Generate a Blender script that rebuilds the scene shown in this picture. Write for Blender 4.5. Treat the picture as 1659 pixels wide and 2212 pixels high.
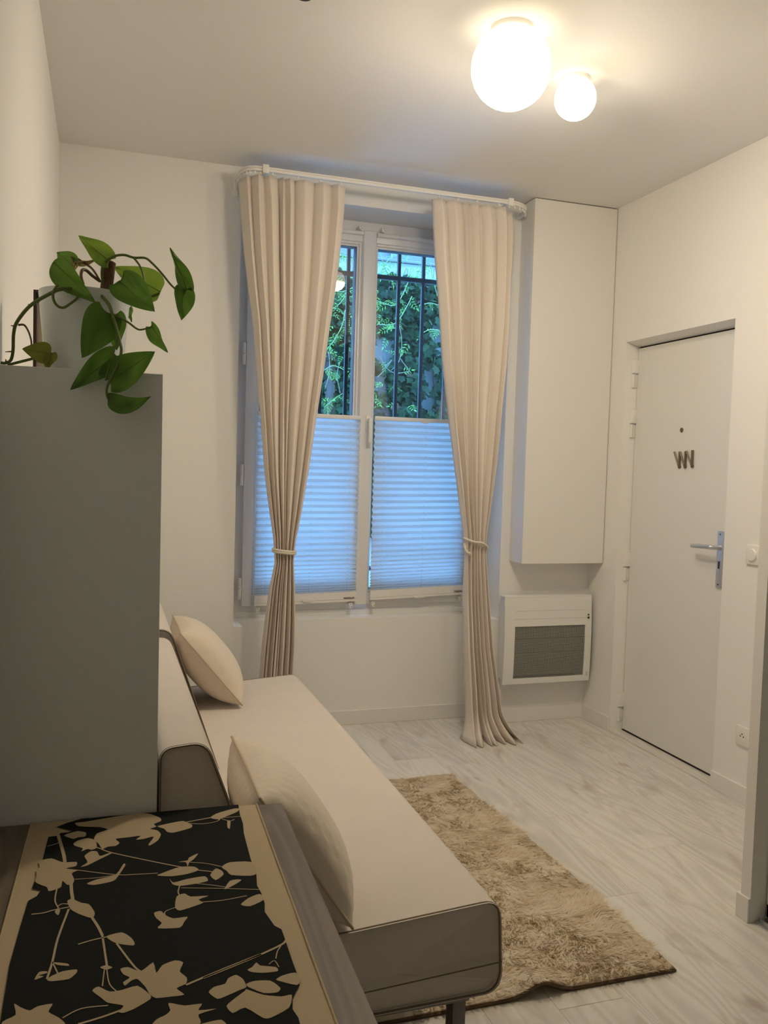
import bpy, bmesh, math, random
import numpy as np
from mathutils import Vector, Matrix

for o in list(bpy.data.objects): bpy.data.objects.remove(o, do_unlink=True)
scene = bpy.context.scene
COL = scene.collection

# ------------------------------------------------------------------ camera
FPX, CX, CY, CAMZ = 1854.59, 829.5, 1106.0, 1.4
YAW, PITCH, ROLL = 0.315773787, -0.0542319482, -0.0291584907
def cam_axes():
    cy, sy = math.cos(YAW), math.sin(YAW)
    fwd = Vector((sy*math.cos(PITCH), cy*math.cos(PITCH), math.sin(PITCH)))
    r = Vector((cy, -sy, 0)); d = fwd.cross(r)
    cr, sr = math.cos(ROLL), math.sin(ROLL)
    return cr*r + sr*d, -sr*r + cr*d, fwd
R_, D_, F_ = cam_axes()
cam = bpy.data.cameras.new('camera'); camo = bpy.data.objects.new('camera', cam); COL.objects.link(camo)
m = Matrix.Identity(4)
for i in range(3):
    m[i][0] = R_[i]; m[i][1] = -D_[i]; m[i][2] = -F_[i]
m[2][3] = CAMZ
camo.matrix_world = m
cam.sensor_fit = 'VERTICAL'; cam.sensor_height = 36.0; cam.lens = FPX/2212*36.0
cam.clip_start = 0.02; cam.clip_end = 100
scene.camera = camo

# ------------------------------------------------------------------ dusk sky, exposure
SKY = (0.17, 0.47, 1.0); SKY_STRENGTH = 48.0
world = bpy.data.worlds.new('dusk_sky'); scene.world = world; world.use_nodes = True
bg = world.node_tree.nodes['Background']
bg.inputs[0].default_value = (*SKY, 1); bg.inputs[1].default_value = SKY_STRENGTH
scene.cycles.sample_clamp_indirect = 0.0; scene.cycles.diffuse_bounces = 5
LAMP_COLOR = (1.0, 0.835, 0.59); LAMP_STRENGTH = 138.0
scene.view_settings.view_transform = 'Standard'
scene.view_settings.look = 'None'
scene.view_settings.exposure = 0.0
scene.view_settings.gamma = 1.0
scene.view_settings.use_curve_mapping = False

# measuring helpers: a photograph pixel met with a plane of the room
def ray(u, v): return R_*((u-CX)/FPX) + D_*((v-CY)/FPX) + F_
def Yp(u, v, y): d = ray(u, v); t = y/d.y; return Vector((d.x*t, y, CAMZ+d.z*t))
def Xp(u, v, x): d = ray(u, v); t = x/d.x; return Vector((x, d.y*t, CAMZ+d.z*t))
def Zp(u, v, z): d = ray(u, v); t = (z-CAMZ)/d.z; return Vector((d.x*t, d.y*t, z))

# ------------------------------------------------------------------ mesh building
class MB:
    def __init__(s): s.v = []; s.f = []
    def add(s, vs, fs):
        n = len(s.v); s.v += [tuple(p) for p in vs]; s.f += [tuple(i+n for i in f) for f in fs]; return s
    def box(s, x0, x1, y0, y1, z0, z1, bev=0.0, seg=2, M=None):
        bm = bmesh.new(); bmesh.ops.create_cube(bm, size=1)
        for v in bm.verts:
            v.co = Vector(((x0+x1)/2+v.co.x*(x1-x0), (y0+y1)/2+v.co.y*(y1-y0), (z0+z1)/2+v.co.z*(z1-z0)))
        if bev: bmesh.ops.bevel(bm, geom=list(bm.edges), offset=bev, segments=seg, profile=0.5, affect='EDGES')
        return s.addbm(bm, M)
    def addbm(s, bm, M=None):
        if M is not None: bm.transform(M)
        bm.verts.index_update()
        s.add([v.co[:] for v in bm.verts], [[v.index for v in f.verts] for f in bm.faces]); bm.free(); return s
    def lathe(s, prof, c=(0,0,0), n=32, axis='Z', cap=True):
        vs = []; fs = []
        for r, h in prof:
            for k in range(n):
                a = 2*math.pi*k/n; p = (r*math.cos(a), r*math.sin(a), h)
                if axis == 'X': p = (h, p[0], p[1])
                elif axis == 'Y': p = (p[0], h, p[1])
                vs.append((p[0]+c[0], p[1]+c[1], p[2]+c[2]))
        for j in range(len(prof)-1):
            for k in range(n):
                fs.append((j*n+k, j*n+(k+1)%n, (j+1)*n+(k+1)%n, (j+1)*n+k))
        if cap:
            if prof[0][0] > 1e-5: fs.append(tuple(range(n))[::-1])
            if prof[-1][0] > 1e-5: fs.append(tuple((len(prof)-1)*n+k for k in range(n)))
        return s.add(vs, fs)
    def tube(s, pts, r, n=8, close=False, strands=0, twist=0.0, cap=True):
        pts = [Vector(p) for p in pts]; N = len(pts)
        rr = r if hasattr(r, '__len__') else [r]*N
        vs = []; fs = []; up = None; L = 0
        for i in range(N):
            a = pts[(i-1) % N] if (close or i > 0) else pts[i]
            b = pts[(i+1) % N] if (close or i < N-1) else pts[i]
            t = (b-a).normalized()
            if up is None:
                up = Vector((0,0,1)) if abs(t.z) < 0.9 else Vector((1,0,0))
            x = up - t*up.dot(t)
            if x.length < 1e-6: x = t.orthogonal()
            x.normalize(); y = t.cross(x); up = x
            if i: L += (pts[i]-pts[i-1]).length
            for k in range(n):
                an = 2*math.pi*k/n; q = rr[i]
                if strands: q *= 1+0.16*math.cos(strands*an+twist*L)
                vs.append(pts[i]+x*(q*math.cos(an))+y*(q*math.sin(an)))
        M = N if close else N-1
        for i in range(M):
            for k in range(n):
                j = (i+1) % N
                fs.append((i*n+k, i*n+(k+1)%n, j*n+(k+1)%n, j*n+k))
        if cap and not close:
            fs.append(tuple(range(n))[::-1]); fs.append(tuple((N-1)*n+k for k in range(n)))
        return s.add(vs, fs)
    def prism(s, poly, h, M=None):
        """poly in local xy extruded to z=h"""
        n = len(poly); vs = [Vector((p[0], p[1], 0)) for p in poly]+[Vector((p[0], p[1], h)) for p in poly]
        if M is not None: vs = [M @ v for v in vs]
        fs = [tuple(range(n))[::-1], tuple(range(n, 2*n))]+[(i, (i+1)%n, n+(i+1)%n, n+i) for i in range(n)]
        return s.add(vs, fs)
    def grid(s, P, nu, nv, wrap=False):
        vs = [P(i, j) for j in range(nv) for i in range(nu)]
        fs = []
        for j in range(nv-1):
            for i in range(nu if wrap else nu-1):
                fs.append((j*nu+i, j*nu+(i+1)%nu, (j+1)*nu+(i+1)%nu, (j+1)*nu+i))
        return s.add(vs, fs)
    def strip(s, pts, w, z):
        """flat band of width w along 2-D points at height z"""
        pts = [Vector((p[0], p[1])) for p in pts]; vs = []; N = len(pts)
        for i in range(N):
            t = (pts[min(i+1, N-1)]-pts[max(i-1, 0)]).normalized(); nrm = Vector((-t.y, t.x))*w/2
            vs += [(*(pts[i]+nrm), z), (*(pts[i]-nrm), z)]
        return s.add(vs, [(2*i, 2*i+1, 2*i+3, 2*i+2) for i in range(N-1)])

ORG = {}
def build(name, mb, mat, parent=None, loc=None, smooth=True, recalc=True, ang=38):
    me = bpy.data.meshes.new(name)
    if parent is not None: o3 = ORG[parent]
    else: o3 = Vector(loc) if loc is not None else Vector((0,0,0))
    vs = np.array(mb.v, dtype=float)-np.array(o3[:])
    me.from_pydata(vs.tolist(), [], mb.f)
    if recalc:
        bm = bmesh.new(); bm.from_mesh(me); bmesh.ops.recalc_face_normals(bm, faces=bm.faces); bm.to_mesh(me); bm.free()
    if smooth:
        me.polygons.foreach_set('use_smooth', [True]*len(me.polygons)); me.set_sharp_from_angle(angle=math.radians(ang))
    me.materials.append(mat)
    o = bpy.data.objects.new(name, me); COL.objects.link(o)
    if parent is not None: o.parent = parent
    else: o.location = o3
    ORG[o] = o3
    return o
def empty(name, loc):
    o = bpy.data.objects.new(name, None); COL.objects.link(o); o.location = loc; o.empty_display_size = 0.05
    ORG[o] = Vector(loc); return o
def tag(o, label=None, cat=None, group=None, kind=None):
    if label: o['label'] = label
    if cat: o['category'] = cat
    if group: o['group'] = group
    if kind: o['kind'] = kind
    return o
def clone(o, parent, loc):
    c = o.copy(); COL.objects.link(c); c.parent = parent; c.location = loc
    ORG[c] = ORG[parent] if parent is not None else Vector(loc); return c

# ------------------------------------------------------------------ materials
def mat(name, col, rough=0.6, metal=0.0, spec=0.5, bump=None, var=None, sheen=0.0, coords='Object'):
    """bump=(scale, strength[, detail]); var=(scale, amount): mottling of the colour"""
    m = bpy.data.materials.new(name); m.use_nodes = True
    nt = m.node_tree; b = nt.nodes['Principled BSDF']
    b.inputs['Base Color'].default_value = (*col, 1); b.inputs['Roughness'].default_value = rough
    b.inputs['Metallic'].default_value = metal; b.inputs['Specular IOR Level'].default_value = spec
    if sheen:
        b.inputs['Sheen Weight'].default_value = sheen; b.inputs['Sheen Roughness'].default_value = 0.5
    if bump or var:
        tc = nt.nodes.new('ShaderNodeTexCoord')
    if bump:
        n = nt.nodes.new('ShaderNodeTexNoise'); n.inputs['Scale'].default_value = bump[0]; n.inputs['Detail'].default_value = bump[2] if len(bump) > 2 else 4
        nt.links.new(tc.outputs[coords], n.inputs['Vector'])
        bp = nt.nodes.new('ShaderNodeBump'); bp.inputs['Strength'].default_value = bump[1]; bp.inputs['Distance'].default_value = 0.004
        nt.links.new(n.outputs['Fac'], bp.inputs['Height']); nt.links.new(bp.outputs[0], b.inputs['Normal'])
    if var:
        n = nt.nodes.new('ShaderNodeTexNoise'); n.inputs['Scale'].default_value = var[0]; n.inputs['Detail'].default_value = 5
        nt.links.new(tc.outputs[coords], n.inputs['Vector'])
        mx = nt.nodes.new('ShaderNodeMix'); mx.data_type = 'RGBA'
        mx.inputs[6].default_value = (*[c*(1-var[1]) for c in col], 1); mx.inputs[7].default_value = (*[min(1, c*(1+var[1])) for c in col], 1)
        nt.links.new(n.outputs['Fac'], mx.inputs[0]); nt.links.new(mx.outputs[2], b.inputs['Base Color'])
    return m
def add_translucent(m, fac, col):
    nt = m.node_tree; b = nt.nodes['Principled BSDF']; out = nt.nodes['Material Output']
    t = nt.nodes.new('ShaderNodeBsdfTranslucent'); t.inputs[0].default_value = (*col, 1)
    mx = nt.nodes.new('ShaderNodeMixShader'); mx.inputs[0].default_value = fac
    nt.links.new(b.outputs[0], mx.inputs[1]); nt.links.new(t.outputs[0], mx.inputs[2]); nt.links.new(mx.outputs[0], out.inputs['Surface'])
    return m

M = {}
M['wall'] = mat('white_wall_paint', (0.87, 0.865, 0.85), 0.85, bump=(220, 0.06), spec=0.2)
M['ceiling'] = mat('ceiling_paint', (0.84, 0.83, 0.81), 0.9, bump=(180, 0.05), spec=0.15)
M['lacquer'] = mat('white_lacquer', (0.82, 0.81, 0.79), 0.45)
M['door'] = mat('door_paint', (0.80, 0.80, 0.78), 0.5, bump=(300, 0.05))
M['pvc'] = mat('white_pvc', (0.82, 0.82, 0.82), 0.35)
M['plastic'] = mat('white_plastic', (0.85, 0.84, 0.82), 0.35)
M['slot'] = mat('dark_slot', (0.03, 0.028, 0.025), 0.6)
M['steel'] = mat('brushed_aluminium', (0.62, 0.64, 0.68), 0.35, metal=0.9)
M['bronze'] = mat('dark_bronze', (0.20, 0.17, 0.13), 0.4, metal=0.8)
M['iron'] = mat('black_painted_iron', (0.012, 0.014, 0.018), 0.6, spec=0.2)
M['heater'] = mat('heater_enamel', (0.80, 0.80, 0.78), 0.4)
M['linen'] = add_translucent(mat('curtain_linen', (0.86, 0.785, 0.72), 0.9, bump=(900, 0.2), spec=0.1, sheen=0.2), 0.15, (0.76, 0.66, 0.57))
M['rope'] = mat('cream_rope', (0.70, 0.66, 0.58), 0.8)
M['sofa'] = mat('beige_sofa_velvet', (0.71, 0.645, 0.59), 0.9, spec=0.15, bump=(700, 0.25), var=(9, 0.05), sheen=0.35)
M['sofa_side'] = M['sofa']
M['piping'] = mat('sofa_piping', (0.22, 0.18, 0.14), 0.9, spec=0.1)
M['cushion'] = mat('cushion_cotton', (0.74, 0.66, 0.56), 0.9, spec=0.1, bump=(28, 0.5, 3), var=(14, 0.05), sheen=0.2)
M['dresser'] = mat('pale_grey_laminate', (0.82, 0.86, 0.89), 0.5)
M['stake'] = mat('coir_stake', (0.16, 0.085, 0.06), 0.9, bump=(150, 0.5))
M['pot'] = mat('grey_glazed_ceramic', (0.78, 0.83, 0.86), 0.25)
M['soil'] = mat('potting_soil', (0.03, 0.02, 0.014), 1.0)
M['stem'] = mat('green_stem', (0.12, 0.17, 0.035), 0.5)
M['stem_brown'] = mat('brown_stem', (0.16, 0.10, 0.05), 0.6)
M['stem_dry'] = mat('dry_yellow_leaf', (0.62, 0.50, 0.22), 0.7)
M['leaf_yellow'] = add_translucent(mat('yellowing_leaf', (0.22, 0.25, 0.045), 0.4), 0.25, (0.35, 0.40, 0.05))
M['frame_wood'] = mat('dark_brown_frame', (0.05, 0.028, 0.022), 0.5)
M['mat_board'] = mat('cream_mat_board', (0.62, 0.52, 0.40), 0.8)
M['board_dark'] = mat('dark_board_area', (0.06, 0.05, 0.055), 0.7)
M['runner'] = mat('cream_cotton', (0.55, 0.45, 0.31), 0.95, spec=0.05, bump=(600, 0.3))
M['runner_black'] = mat('black_cotton_print', (0.022, 0.024, 0.024), 0.95, spec=0.05, bump=(600, 0.3))
M['runner_print'] = mat('cream_cotton_print', (0.50, 0.41, 0.28), 0.95, spec=0.05, bump=(600, 0.3))
M['leg'] = mat('grey_metal_leg', (0.20, 0.20, 0.19), 0.45, metal=0.6)
M['earth'] = mat('courtyard_ground', (0.50, 0.49, 0.47), 0.95)
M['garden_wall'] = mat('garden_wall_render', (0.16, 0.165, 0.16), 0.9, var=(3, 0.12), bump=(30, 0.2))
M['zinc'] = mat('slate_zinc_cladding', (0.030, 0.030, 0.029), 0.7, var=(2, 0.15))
M['coping'] = mat('zinc_coping', (0.05, 0.05, 0.05), 0.6)
M['twig'] = mat('pale_twig', (0.06, 0.05, 0.03), 0.8)
M['vine_stem'] = mat('vine_green_stem', (0.06, 0.085, 0.025), 0.7)
M['mirror'] = mat('tinted_mirror', (0.55, 0.56, 0.54), 0.06, metal=1.0)

def wood(name, c1, c2, scale, rough, seed_by_object=True, stretch=9.0, knots=True, spec=0.5):
    m = bpy.data.materials.new(name); m.use_nodes = True; nt = m.node_tree; L = nt.links.new
    b = nt.nodes['Principled BSDF']; N = nt.nodes.new
    tc = N('ShaderNodeTexCoord'); oi = N('ShaderNodeObjectInfo')
    mul = N('ShaderNodeMath'); mul.operation = 'MULTIPLY'; mul.inputs[1].default_value = 37.0; L(oi.outputs['Random'], mul.inputs[0])
    cb = N('ShaderNodeCombineXYZ'); L(mul.outputs[0], cb.inputs[0]); L(mul.outputs[0], cb.inputs[1]); L(mul.outputs[0], cb.inputs[2])
    ad = N('ShaderNodeVectorMath'); ad.operation = 'ADD'; L(tc.outputs['Object'], ad.inputs[0]); L(cb.outputs[0], ad.inputs[1])
    mp = N('ShaderNodeMapping'); mp.inputs['Scale'].default_value = (1.0*scale, scale/stretch, scale); L(ad.outputs[0], mp.inputs['Vector'])
    # broad cathedral figure: distorted rings
    n1 = N('ShaderNodeTexNoise'); n1.inputs['Scale'].default_value = 5.5; n1.inputs['Detail'].default_value = 2; n1.inputs['Distortion'].default_value = 0.6; L(mp.outputs[0], n1.inputs['Vector'])
    rg = N('ShaderNodeMath'); rg.operation = 'MULTIPLY'; rg.inputs[1].default_value = 13.0; L(n1.outputs['Fac'], rg.inputs[0])
    fr = N('ShaderNodeMath'); fr.operation = 'PINGPONG'; fr.inputs[1].default_value = 0.5; L(rg.outputs[0], fr.inputs[0])
    n2 = N('ShaderNodeTexNoise'); n2.inputs['Scale'].default_value = 42; n2.inputs['Detail'].default_value = 6; L(mp.outputs[0], n2.inputs['Vector'])
    n3 = N('ShaderNodeTexNoise'); n3.inputs['Scale'].default_value = 3.0; n3.inputs['Detail'].default_value = 3; L(mp.outputs[0], n3.inputs['Vector'])
    a1 = N('ShaderNodeMath'); a1.operation = 'MULTIPLY'; a1.inputs[1].default_value = 0.60; L(fr.outputs[0], a1.inputs[0])
    a2 = N('ShaderNodeMath'); a2.operation = 'MULTIPLY_ADD'; a2.inputs[1].default_value = 0.18; L(n2.outputs['Fac'], a2.inputs[0]); L(a1.outputs[0], a2.inputs[2])
    a3 = N('ShaderNodeMath'); a3.operation = 'MULTIPLY_ADD'; a3.inputs[1].default_value = 0.7; L(n3.outputs['Fac'], a3.inputs[0]); L(a2.outputs[0], a3.inputs[2])
    rt = N('ShaderNodeMath'); rt.operation = 'MULTIPLY_ADD'; rt.inputs[1].default_value = 0.18; L(oi.outputs['Random'], rt.inputs[0]); L(a3.outputs[0], rt.inputs[2])
    cr = N('ShaderNodeValToRGB'); cr.color_ramp.elements[0].position = 0.40; cr.color_ramp.elements[0].color = (*c2, 1); cr.color_ramp.elements[1].position = 0.84; cr.color_ramp.elements[1].color = (*c1, 1)
    L(rt.outputs[0], cr.inputs[0])
    if knots:      # brown smears round the knots
        mk = N('ShaderNodeMapping'); mk.inputs['Scale'].default_value = (6.0, 1.9, 1.0); L(ad.outputs[0], mk.inputs['Vector'])
        nk = N('ShaderNodeTexNoise'); nk.inputs['Scale'].default_value = 1.3; nk.inputs['Detail'].default_value = 4; nk.inputs['Distortion'].default_value = 1.5; L(mk.outputs[0], nk.inputs['Vector'])
        rk = N('ShaderNodeMapRange'); rk.inputs[1].default_value = 0.58; rk.inputs[2].default_value = 0.74; rk.inputs[4].default_value = 0.75; L(nk.outputs['Fac'], rk.inputs[0])
        mx = N('ShaderNodeMix'); mx.data_type = 'RGBA'; mx.inputs[7].default_value = (*[c*k for c, k in zip(c2, (0.80, 0.74, 0.68))], 1)
        L(rk.outputs[0], mx.inputs[0]); L(cr.outputs[0], mx.inputs[6]); L(mx.outputs[2], b.inputs['Base Color'])
    else: L(cr.outputs[0], b.inputs['Base Color'])
    b.inputs['Roughness'].default_value = rough; b.inputs['Specular IOR Level'].default_value = spec
    bp = N('ShaderNodeBump'); bp.inputs['Strength'].default_value = 0.08; bp.inputs['Distance'].default_value = 0.002; L(a2.outputs[0], bp.inputs['Height']); L(bp.outputs[0], b.inputs['Normal'])
    return m
M['plank'] = wood('bleached_oak_laminate', (0.76, 0.74, 0.71), (0.57, 0.545, 0.51), 1.0, 0.28)
M['table'] = wood('grey_brown_oak', (0.20, 0.16, 0.125), (0.11, 0.085, 0.065), 1.6, 0.5)

def lamp_glass():
    m = bpy.data.materials.new('opal_glass_lit'); m.use_nodes = True; nt = m.node_tree; b = nt.nodes['Principled BSDF']
    b.inputs['Base Color'].default_value = (0.9, 0.9, 0.88, 1); b.inputs['Roughness'].default_value = 0.3
    b.inputs['Emission Color'].default_value = (*LAMP_COLOR, 1); b.inputs['Emission Strength'].default_value = LAMP_STRENGTH
    # emission fades towards the neck, shaped to shrink the halo on the ceiling
    g = nt.nodes.new('ShaderNodeNewGeometry'); sx = nt.nodes.new('ShaderNodeSeparateXYZ'); mr = nt.nodes.new('ShaderNodeMapRange')
    mr.interpolation_type = 'SMOOTHSTEP'
    mr.inputs[1].default_value = -1.0; mr.inputs[2].default_value = -0.05; mr.inputs[3].default_value = LAMP_STRENGTH; mr.inputs[4].default_value = LAMP_STRENGTH*0.018
    nt.links.new(g.outputs['Normal'], sx.inputs[0]); nt.links.new(sx.outputs[2], mr.inputs[0]); nt.links.new(mr.outputs[0], b.inputs['Emission Strength'])
    return m
M['globe'] = lamp_glass()

def pane_glass():
    m = bpy.data.materials.new('clear_window_glass'); m.use_nodes = True; nt = m.node_tree; nt.nodes.clear()
    out = nt.nodes.new('ShaderNodeOutputMaterial'); tr = nt.nodes.new('ShaderNodeBsdfTransparent'); gl = nt.nodes.new('ShaderNodeBsdfGlossy')
    tr.inputs[0].default_value = (0.96, 0.98, 0.97, 1); gl.inputs['Roughness'].default_value = 0.0
    fr = nt.nodes.new('ShaderNodeFresnel'); fr.inputs[0].default_value = 1.5
    mu = nt.nodes.new('ShaderNodeMath'); mu.operation = 'MULTIPLY'; mu.inputs[1].default_value = 1.7
    mx = nt.nodes.new('ShaderNodeMixShader')
    nt.links.new(fr.outputs[0], mu.inputs[0]); nt.links.new(mu.outputs[0], mx.inputs[0]); nt.links.new(tr.outputs[0], mx.inputs[1]); nt.links.new(gl.outputs[0], mx.inputs[2]); nt.links.new(mx.outputs[0], out.inputs[0])
    return m
M['glass'] = pane_glass()
M['groove'] = mat('pressed_groove', (0.55, 0.55, 0.53), 0.5)
M['blind'] = add_translucent(mat('pleated_blind_fabric', (0.80, 0.82, 0.84), 0.9, spec=0.1), 0.82, (0.90, 0.93, 0.96))

def leaf_mat(name, col, col2, scale=14):
    m = mat(name, col, 0.38, spec=0.4)
    nt = m.node_tree; b = nt.nodes['Principled BSDF']
    tc = nt.nodes.new('ShaderNodeTexCoord'); n = nt.nodes.new('ShaderNodeTexNoise'); n.inputs['Scale'].default_value = scale; n.inputs['Detail'].default_value = 3
    nt.links.new(tc.outputs['Object'], n.inputs['Vector'])
    cr = nt.nodes.new('ShaderNodeValToRGB'); cr.color_ramp.elements[0].position = 0.45; cr.color_ramp.elements[0].color = (*col, 1)
    cr.color_ramp.elements[1].position = 0.75; cr.color_ramp.elements[1].color = (*col2, 1)
    nt.links.new(n.outputs['Fac'], cr.inputs[0]); nt.links.new(cr.outputs[0], b.inputs['Base Color'])
    return add_translucent(m, 0.3, tuple(min(1, c*1.8) for c in col2))
M['pothos'] = leaf_mat('pothos_leaf', (0.045, 0.125, 0.02), (0.10, 0.20, 0.025))
M['pothos_bright'] = leaf_mat('pothos_leaf_variegated', (0.08, 0.20, 0.02), (0.24, 0.36, 0.05), 22)
def ivy_mat(name, c1, c2):
    m = mat(name, c1, 0.8, spec=0.12); nt = m.node_tree; b = nt.nodes['Principled BSDF']
    oi = nt.nodes.new('ShaderNodeObjectInfo'); geo = nt.nodes.new('ShaderNodeNewGeometry')
    ad = nt.nodes.new('ShaderNodeMath'); ad.operation = 'ADD'; nt.links.new(oi.outputs['Random'], ad.inputs[0]); nt.links.new(geo.outputs['Random Per Island'], ad.inputs[1])
    fr = nt.nodes.new('ShaderNodeMath'); fr.operation = 'FRACT'; nt.links.new(ad.outputs[0], fr.inputs[0])
    mx = nt.nodes.new('ShaderNodeMix'); mx.data_type = 'RGBA'; mx.inputs[6].default_value = (*c1, 1); mx.inputs[7].default_value = (*c2, 1)
    nt.links.new(fr.outputs[0], mx.inputs[0]); nt.links.new(mx.outputs[2], b.inputs['Base Color'])
    return add_translucent(m, 0.2, tuple(min(1, c*1.5) for c in c2))
M['ivy'] = ivy_mat('ivy_leaf', (0.0035, 0.010, 0.0038), (0.012, 0.029, 0.010))
M['ivy_dry'] = ivy_mat('dry_ivy_leaf', (0.035, 0.022, 0.012), (0.06, 0.035, 0.02))
M['jasmine'] = ivy_mat('jasmine_leaf', (0.035, 0.09, 0.016), (0.07, 0.14, 0.03))

def rug_mat():
    m = mat('silky_rug_pile', (0.55, 0.42, 0.27), 0.7, spec=0.15, sheen=0.1); nt = m.node_tree; b = nt.nodes['Principled BSDF']
    at = nt.nodes.new('ShaderNodeTexCoord'); n = nt.nodes.new('ShaderNodeTexNoise'); n.inputs['Scale'].default_value = 6; n.inputs['Detail'].default_value = 7; n.inputs['Distortion'].default_value = 1.2
    mp = nt.nodes.new('ShaderNodeMapping'); mp.inputs['Rotation'].default_value = (0, 0, 0.5); mp.inputs['Scale'].default_value = (0.8, 2.0, 1); nt.links.new(at.outputs['Object'], mp.inputs[0]); nt.links.new(mp.outputs[0], n.inputs['Vector'])
    cr = nt.nodes.new('ShaderNodeValToRGB'); cr.color_ramp.elements[0].position = 0.40; cr.color_ramp.elements[0].color = (0.76, 0.655, 0.505, 1)
    e2 = cr.color_ramp.elements.new(0.80); e2.color = (0.95, 0.88, 0.76, 1)  # lighter streaks: sheen of the leaning pile put into its colour
    cr.color_ramp.elements[1].position = 0.68; cr.color_ramp.elements[1].color = (0.90, 0.82, 0.69, 1)
    nt.links.new(n.outputs['Fac'], cr.inputs[0]); nt.links.new(cr.outputs[0], b.inputs['Base Color'])
    return add_translucent(m, 0.3, (0.88, 0.79, 0.65))
M['rug'] = rug_mat()
M['rug_back'] = mat('rug_backing', (0.62, 0.50, 0.36), 0.95)
M['rug_binding'] = mat('rug_binding', (0.14, 0.09, 0.055), 0.95)
def grille_mat():
    m = mat('perforated_grille', (0.20, 0.20, 0.19), 0.6); nt = m.node_tree; b = nt.nodes['Principled BSDF']
    tc = nt.nodes.new('ShaderNodeTexCoord'); mp = nt.nodes.new('ShaderNodeMapping'); mp.inputs['Rotation'].default_value = (0, math.radians(45), 0)
    ck = nt.nodes.new('ShaderNodeTexChecker'); ck.inputs['Scale'].default_value = 230; ck.inputs[1].default_value = (0.05, 0.05, 0.045, 1); ck.inputs[2].default_value = (0.34, 0.34, 0.32, 1)
    nt.links.new(tc.outputs['Object'], mp.inputs[0]); nt.links.new(mp.outputs[0], ck.inputs[0]); nt.links.new(ck.outputs[0], b.inputs['Base Color'])
    return m
M['grille'] = grille_mat()

# ------------------------------------------------------------------ room constants (metres)
XL, XR, YW, H = -0.21, 2.612, 4.238, 2.815
NX0, NX1, NZ0, NZ1 = 0.615, 2.060, 0.578, 2.702     # window niche
AX0, AX1, AY = 0.660, 2.022, 4.388                  # recess below the sill
YOUT = 4.78                                         # outer face of the back wall
WY = 4.50                                           # window frame plane
YB = -2.4                                           # wall behind the viewer
def struct(name, mb, m, parent=None, smooth=False, loc=None):
    o = build(name, mb, m, parent, loc, smooth=smooth)
    if parent is None: o['kind'] = 'structure'
    return o

# floor with separate planks
fl = struct('floor', MB().box(XL-0.3, XR+0.4, YB-0.3, YOUT, -0.20, -0.012), M['plank'])
PW, PL = 0.193, 1.285
random.seed(4)
def plank_mesh(w, l):
    c = 0.0018; t = 0.012; mb = MB()
    vs = [(-w/2, -l/2, -t), (w/2, -l/2, -t), (w/2, l/2, -t), (-w/2, l/2, -t),
          (-w/2, -l/2, -c), (w/2, -l/2, -c), (w/2, l/2, -c), (-w/2, l/2, -c),
          (-w/2+c, -l/2+c, 0), (w/2-c, -l/2+c, 0), (w/2-c, l/2-c, 0), (-w/2+c, l/2-c, 0)]
    fs = [(0,1,5,4), (1,2,6,5), (2,3,7,6), (3,0,4,7), (4,5,9,8), (5,6,10,9), (6,7,11,10), (7,4,8,11), (8,9,10,11)]
    me = bpy.data.meshes.new('plank'); me.from_pydata(vs, [], fs); me.materials.append(M['plank']); return me
_pc = {}
def plank(x0, x1, y0, y1):
    k = (round(x1-x0, 4), round(y1-y0, 4))
    if k not in _pc: _pc[k] = plank_mesh(*k)
    o = bpy.data.objects.new('plank', _pc[k]); COL.objects.link(o); o.parent = fl; o.location = ((x0+x1)/2, (y0+y1)/2, 0)
colx = 1.139-PW*7
xs = [colx+PW*i for i in range(16)]
for i, x0 in enumerate(xs):
    a, b_ = max(x0, XL), min(x0+PW, XR)
    if b_-a < 0.01: continue
    phase = (2.385-PL*4 + [0, 0.63, 0.28, 0.95, 0.47, 0.80, 0.12][(i-9) % 7]) if i != 9 else 2.385-PL*4
    y = phase
    lim = AY if (b_ > AX0 and a < AX1) else YW
    while y < lim:
        y0, y1 = max(y, YB), min(y+PL, lim)
        if y1-y0 > 0.02: plank(a, b_, y0, y1)
        y += PL
struct('trim_1', MB().box(XR-0.001, XR+0.076, 3.135, 3.961, -0.012, 0.004), M['plank'])

# ceiling and walls
struct('ceiling', MB().box(XL-0.3, XR+0.4, YB-0.3, YOUT, H, H+0.2), M['ceiling'])
struct('wall_left', MB().box(XL-0.25, XL, YB-0.3, YOUT, -0.012, H), M['wall'])
wb = MB()
wb.box(XL, NX0, YW, YOUT, -0.012, H)                 # left pier
wb.box(NX1, XR+0.3, YW, YOUT, -0.012, H)             # right pier
wb.box(NX0, NX1, YW, YOUT, NZ1, H)                   # lintel
wb.box(NX0, AX0, YW, YOUT, -0.012, NZ0)              # stub below left end of the sill
wb.box(AX1, NX1, YW, YOUT, -0.012, NZ0)
wb.box(AX0, AX1, AY, YOUT, -0.012, NZ0)              # apron
struct('wall_back', wb, M['wall'])
DY0, DY1, DZ, DX = 3.135, 3.961, 2.086, 2.688
wr = MB()
wr.box(XR, XR+0.3, DY1, YW, -0.012, H)
wr.box(XR, XR+0.3, YB-0.3, DY0, -0.012, H)
wr.box(XR, XR+0.3, DY0, DY1, DZ, H)
wr.add([(XR, DY0, DZ), (DX+0.012, DY0, 2.066), (DX+0.012, DY0, DZ), (XR, DY1, DZ), (DX+0.012, DY1, 2.066), (DX+0.012, DY1, DZ)], [(0,1,2), (3,5,4), (0,3,4,1), (1,4,5,2), (2,5,3,0)])
struct('wall_right', wr, M['wall'])
struct('wall_front', MB().box(XL, XR, YB-0.25, YB, -0.012, H), M['wall'])
PX, PY0, PY1 = 1.938, 2.124, 2.163
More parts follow.
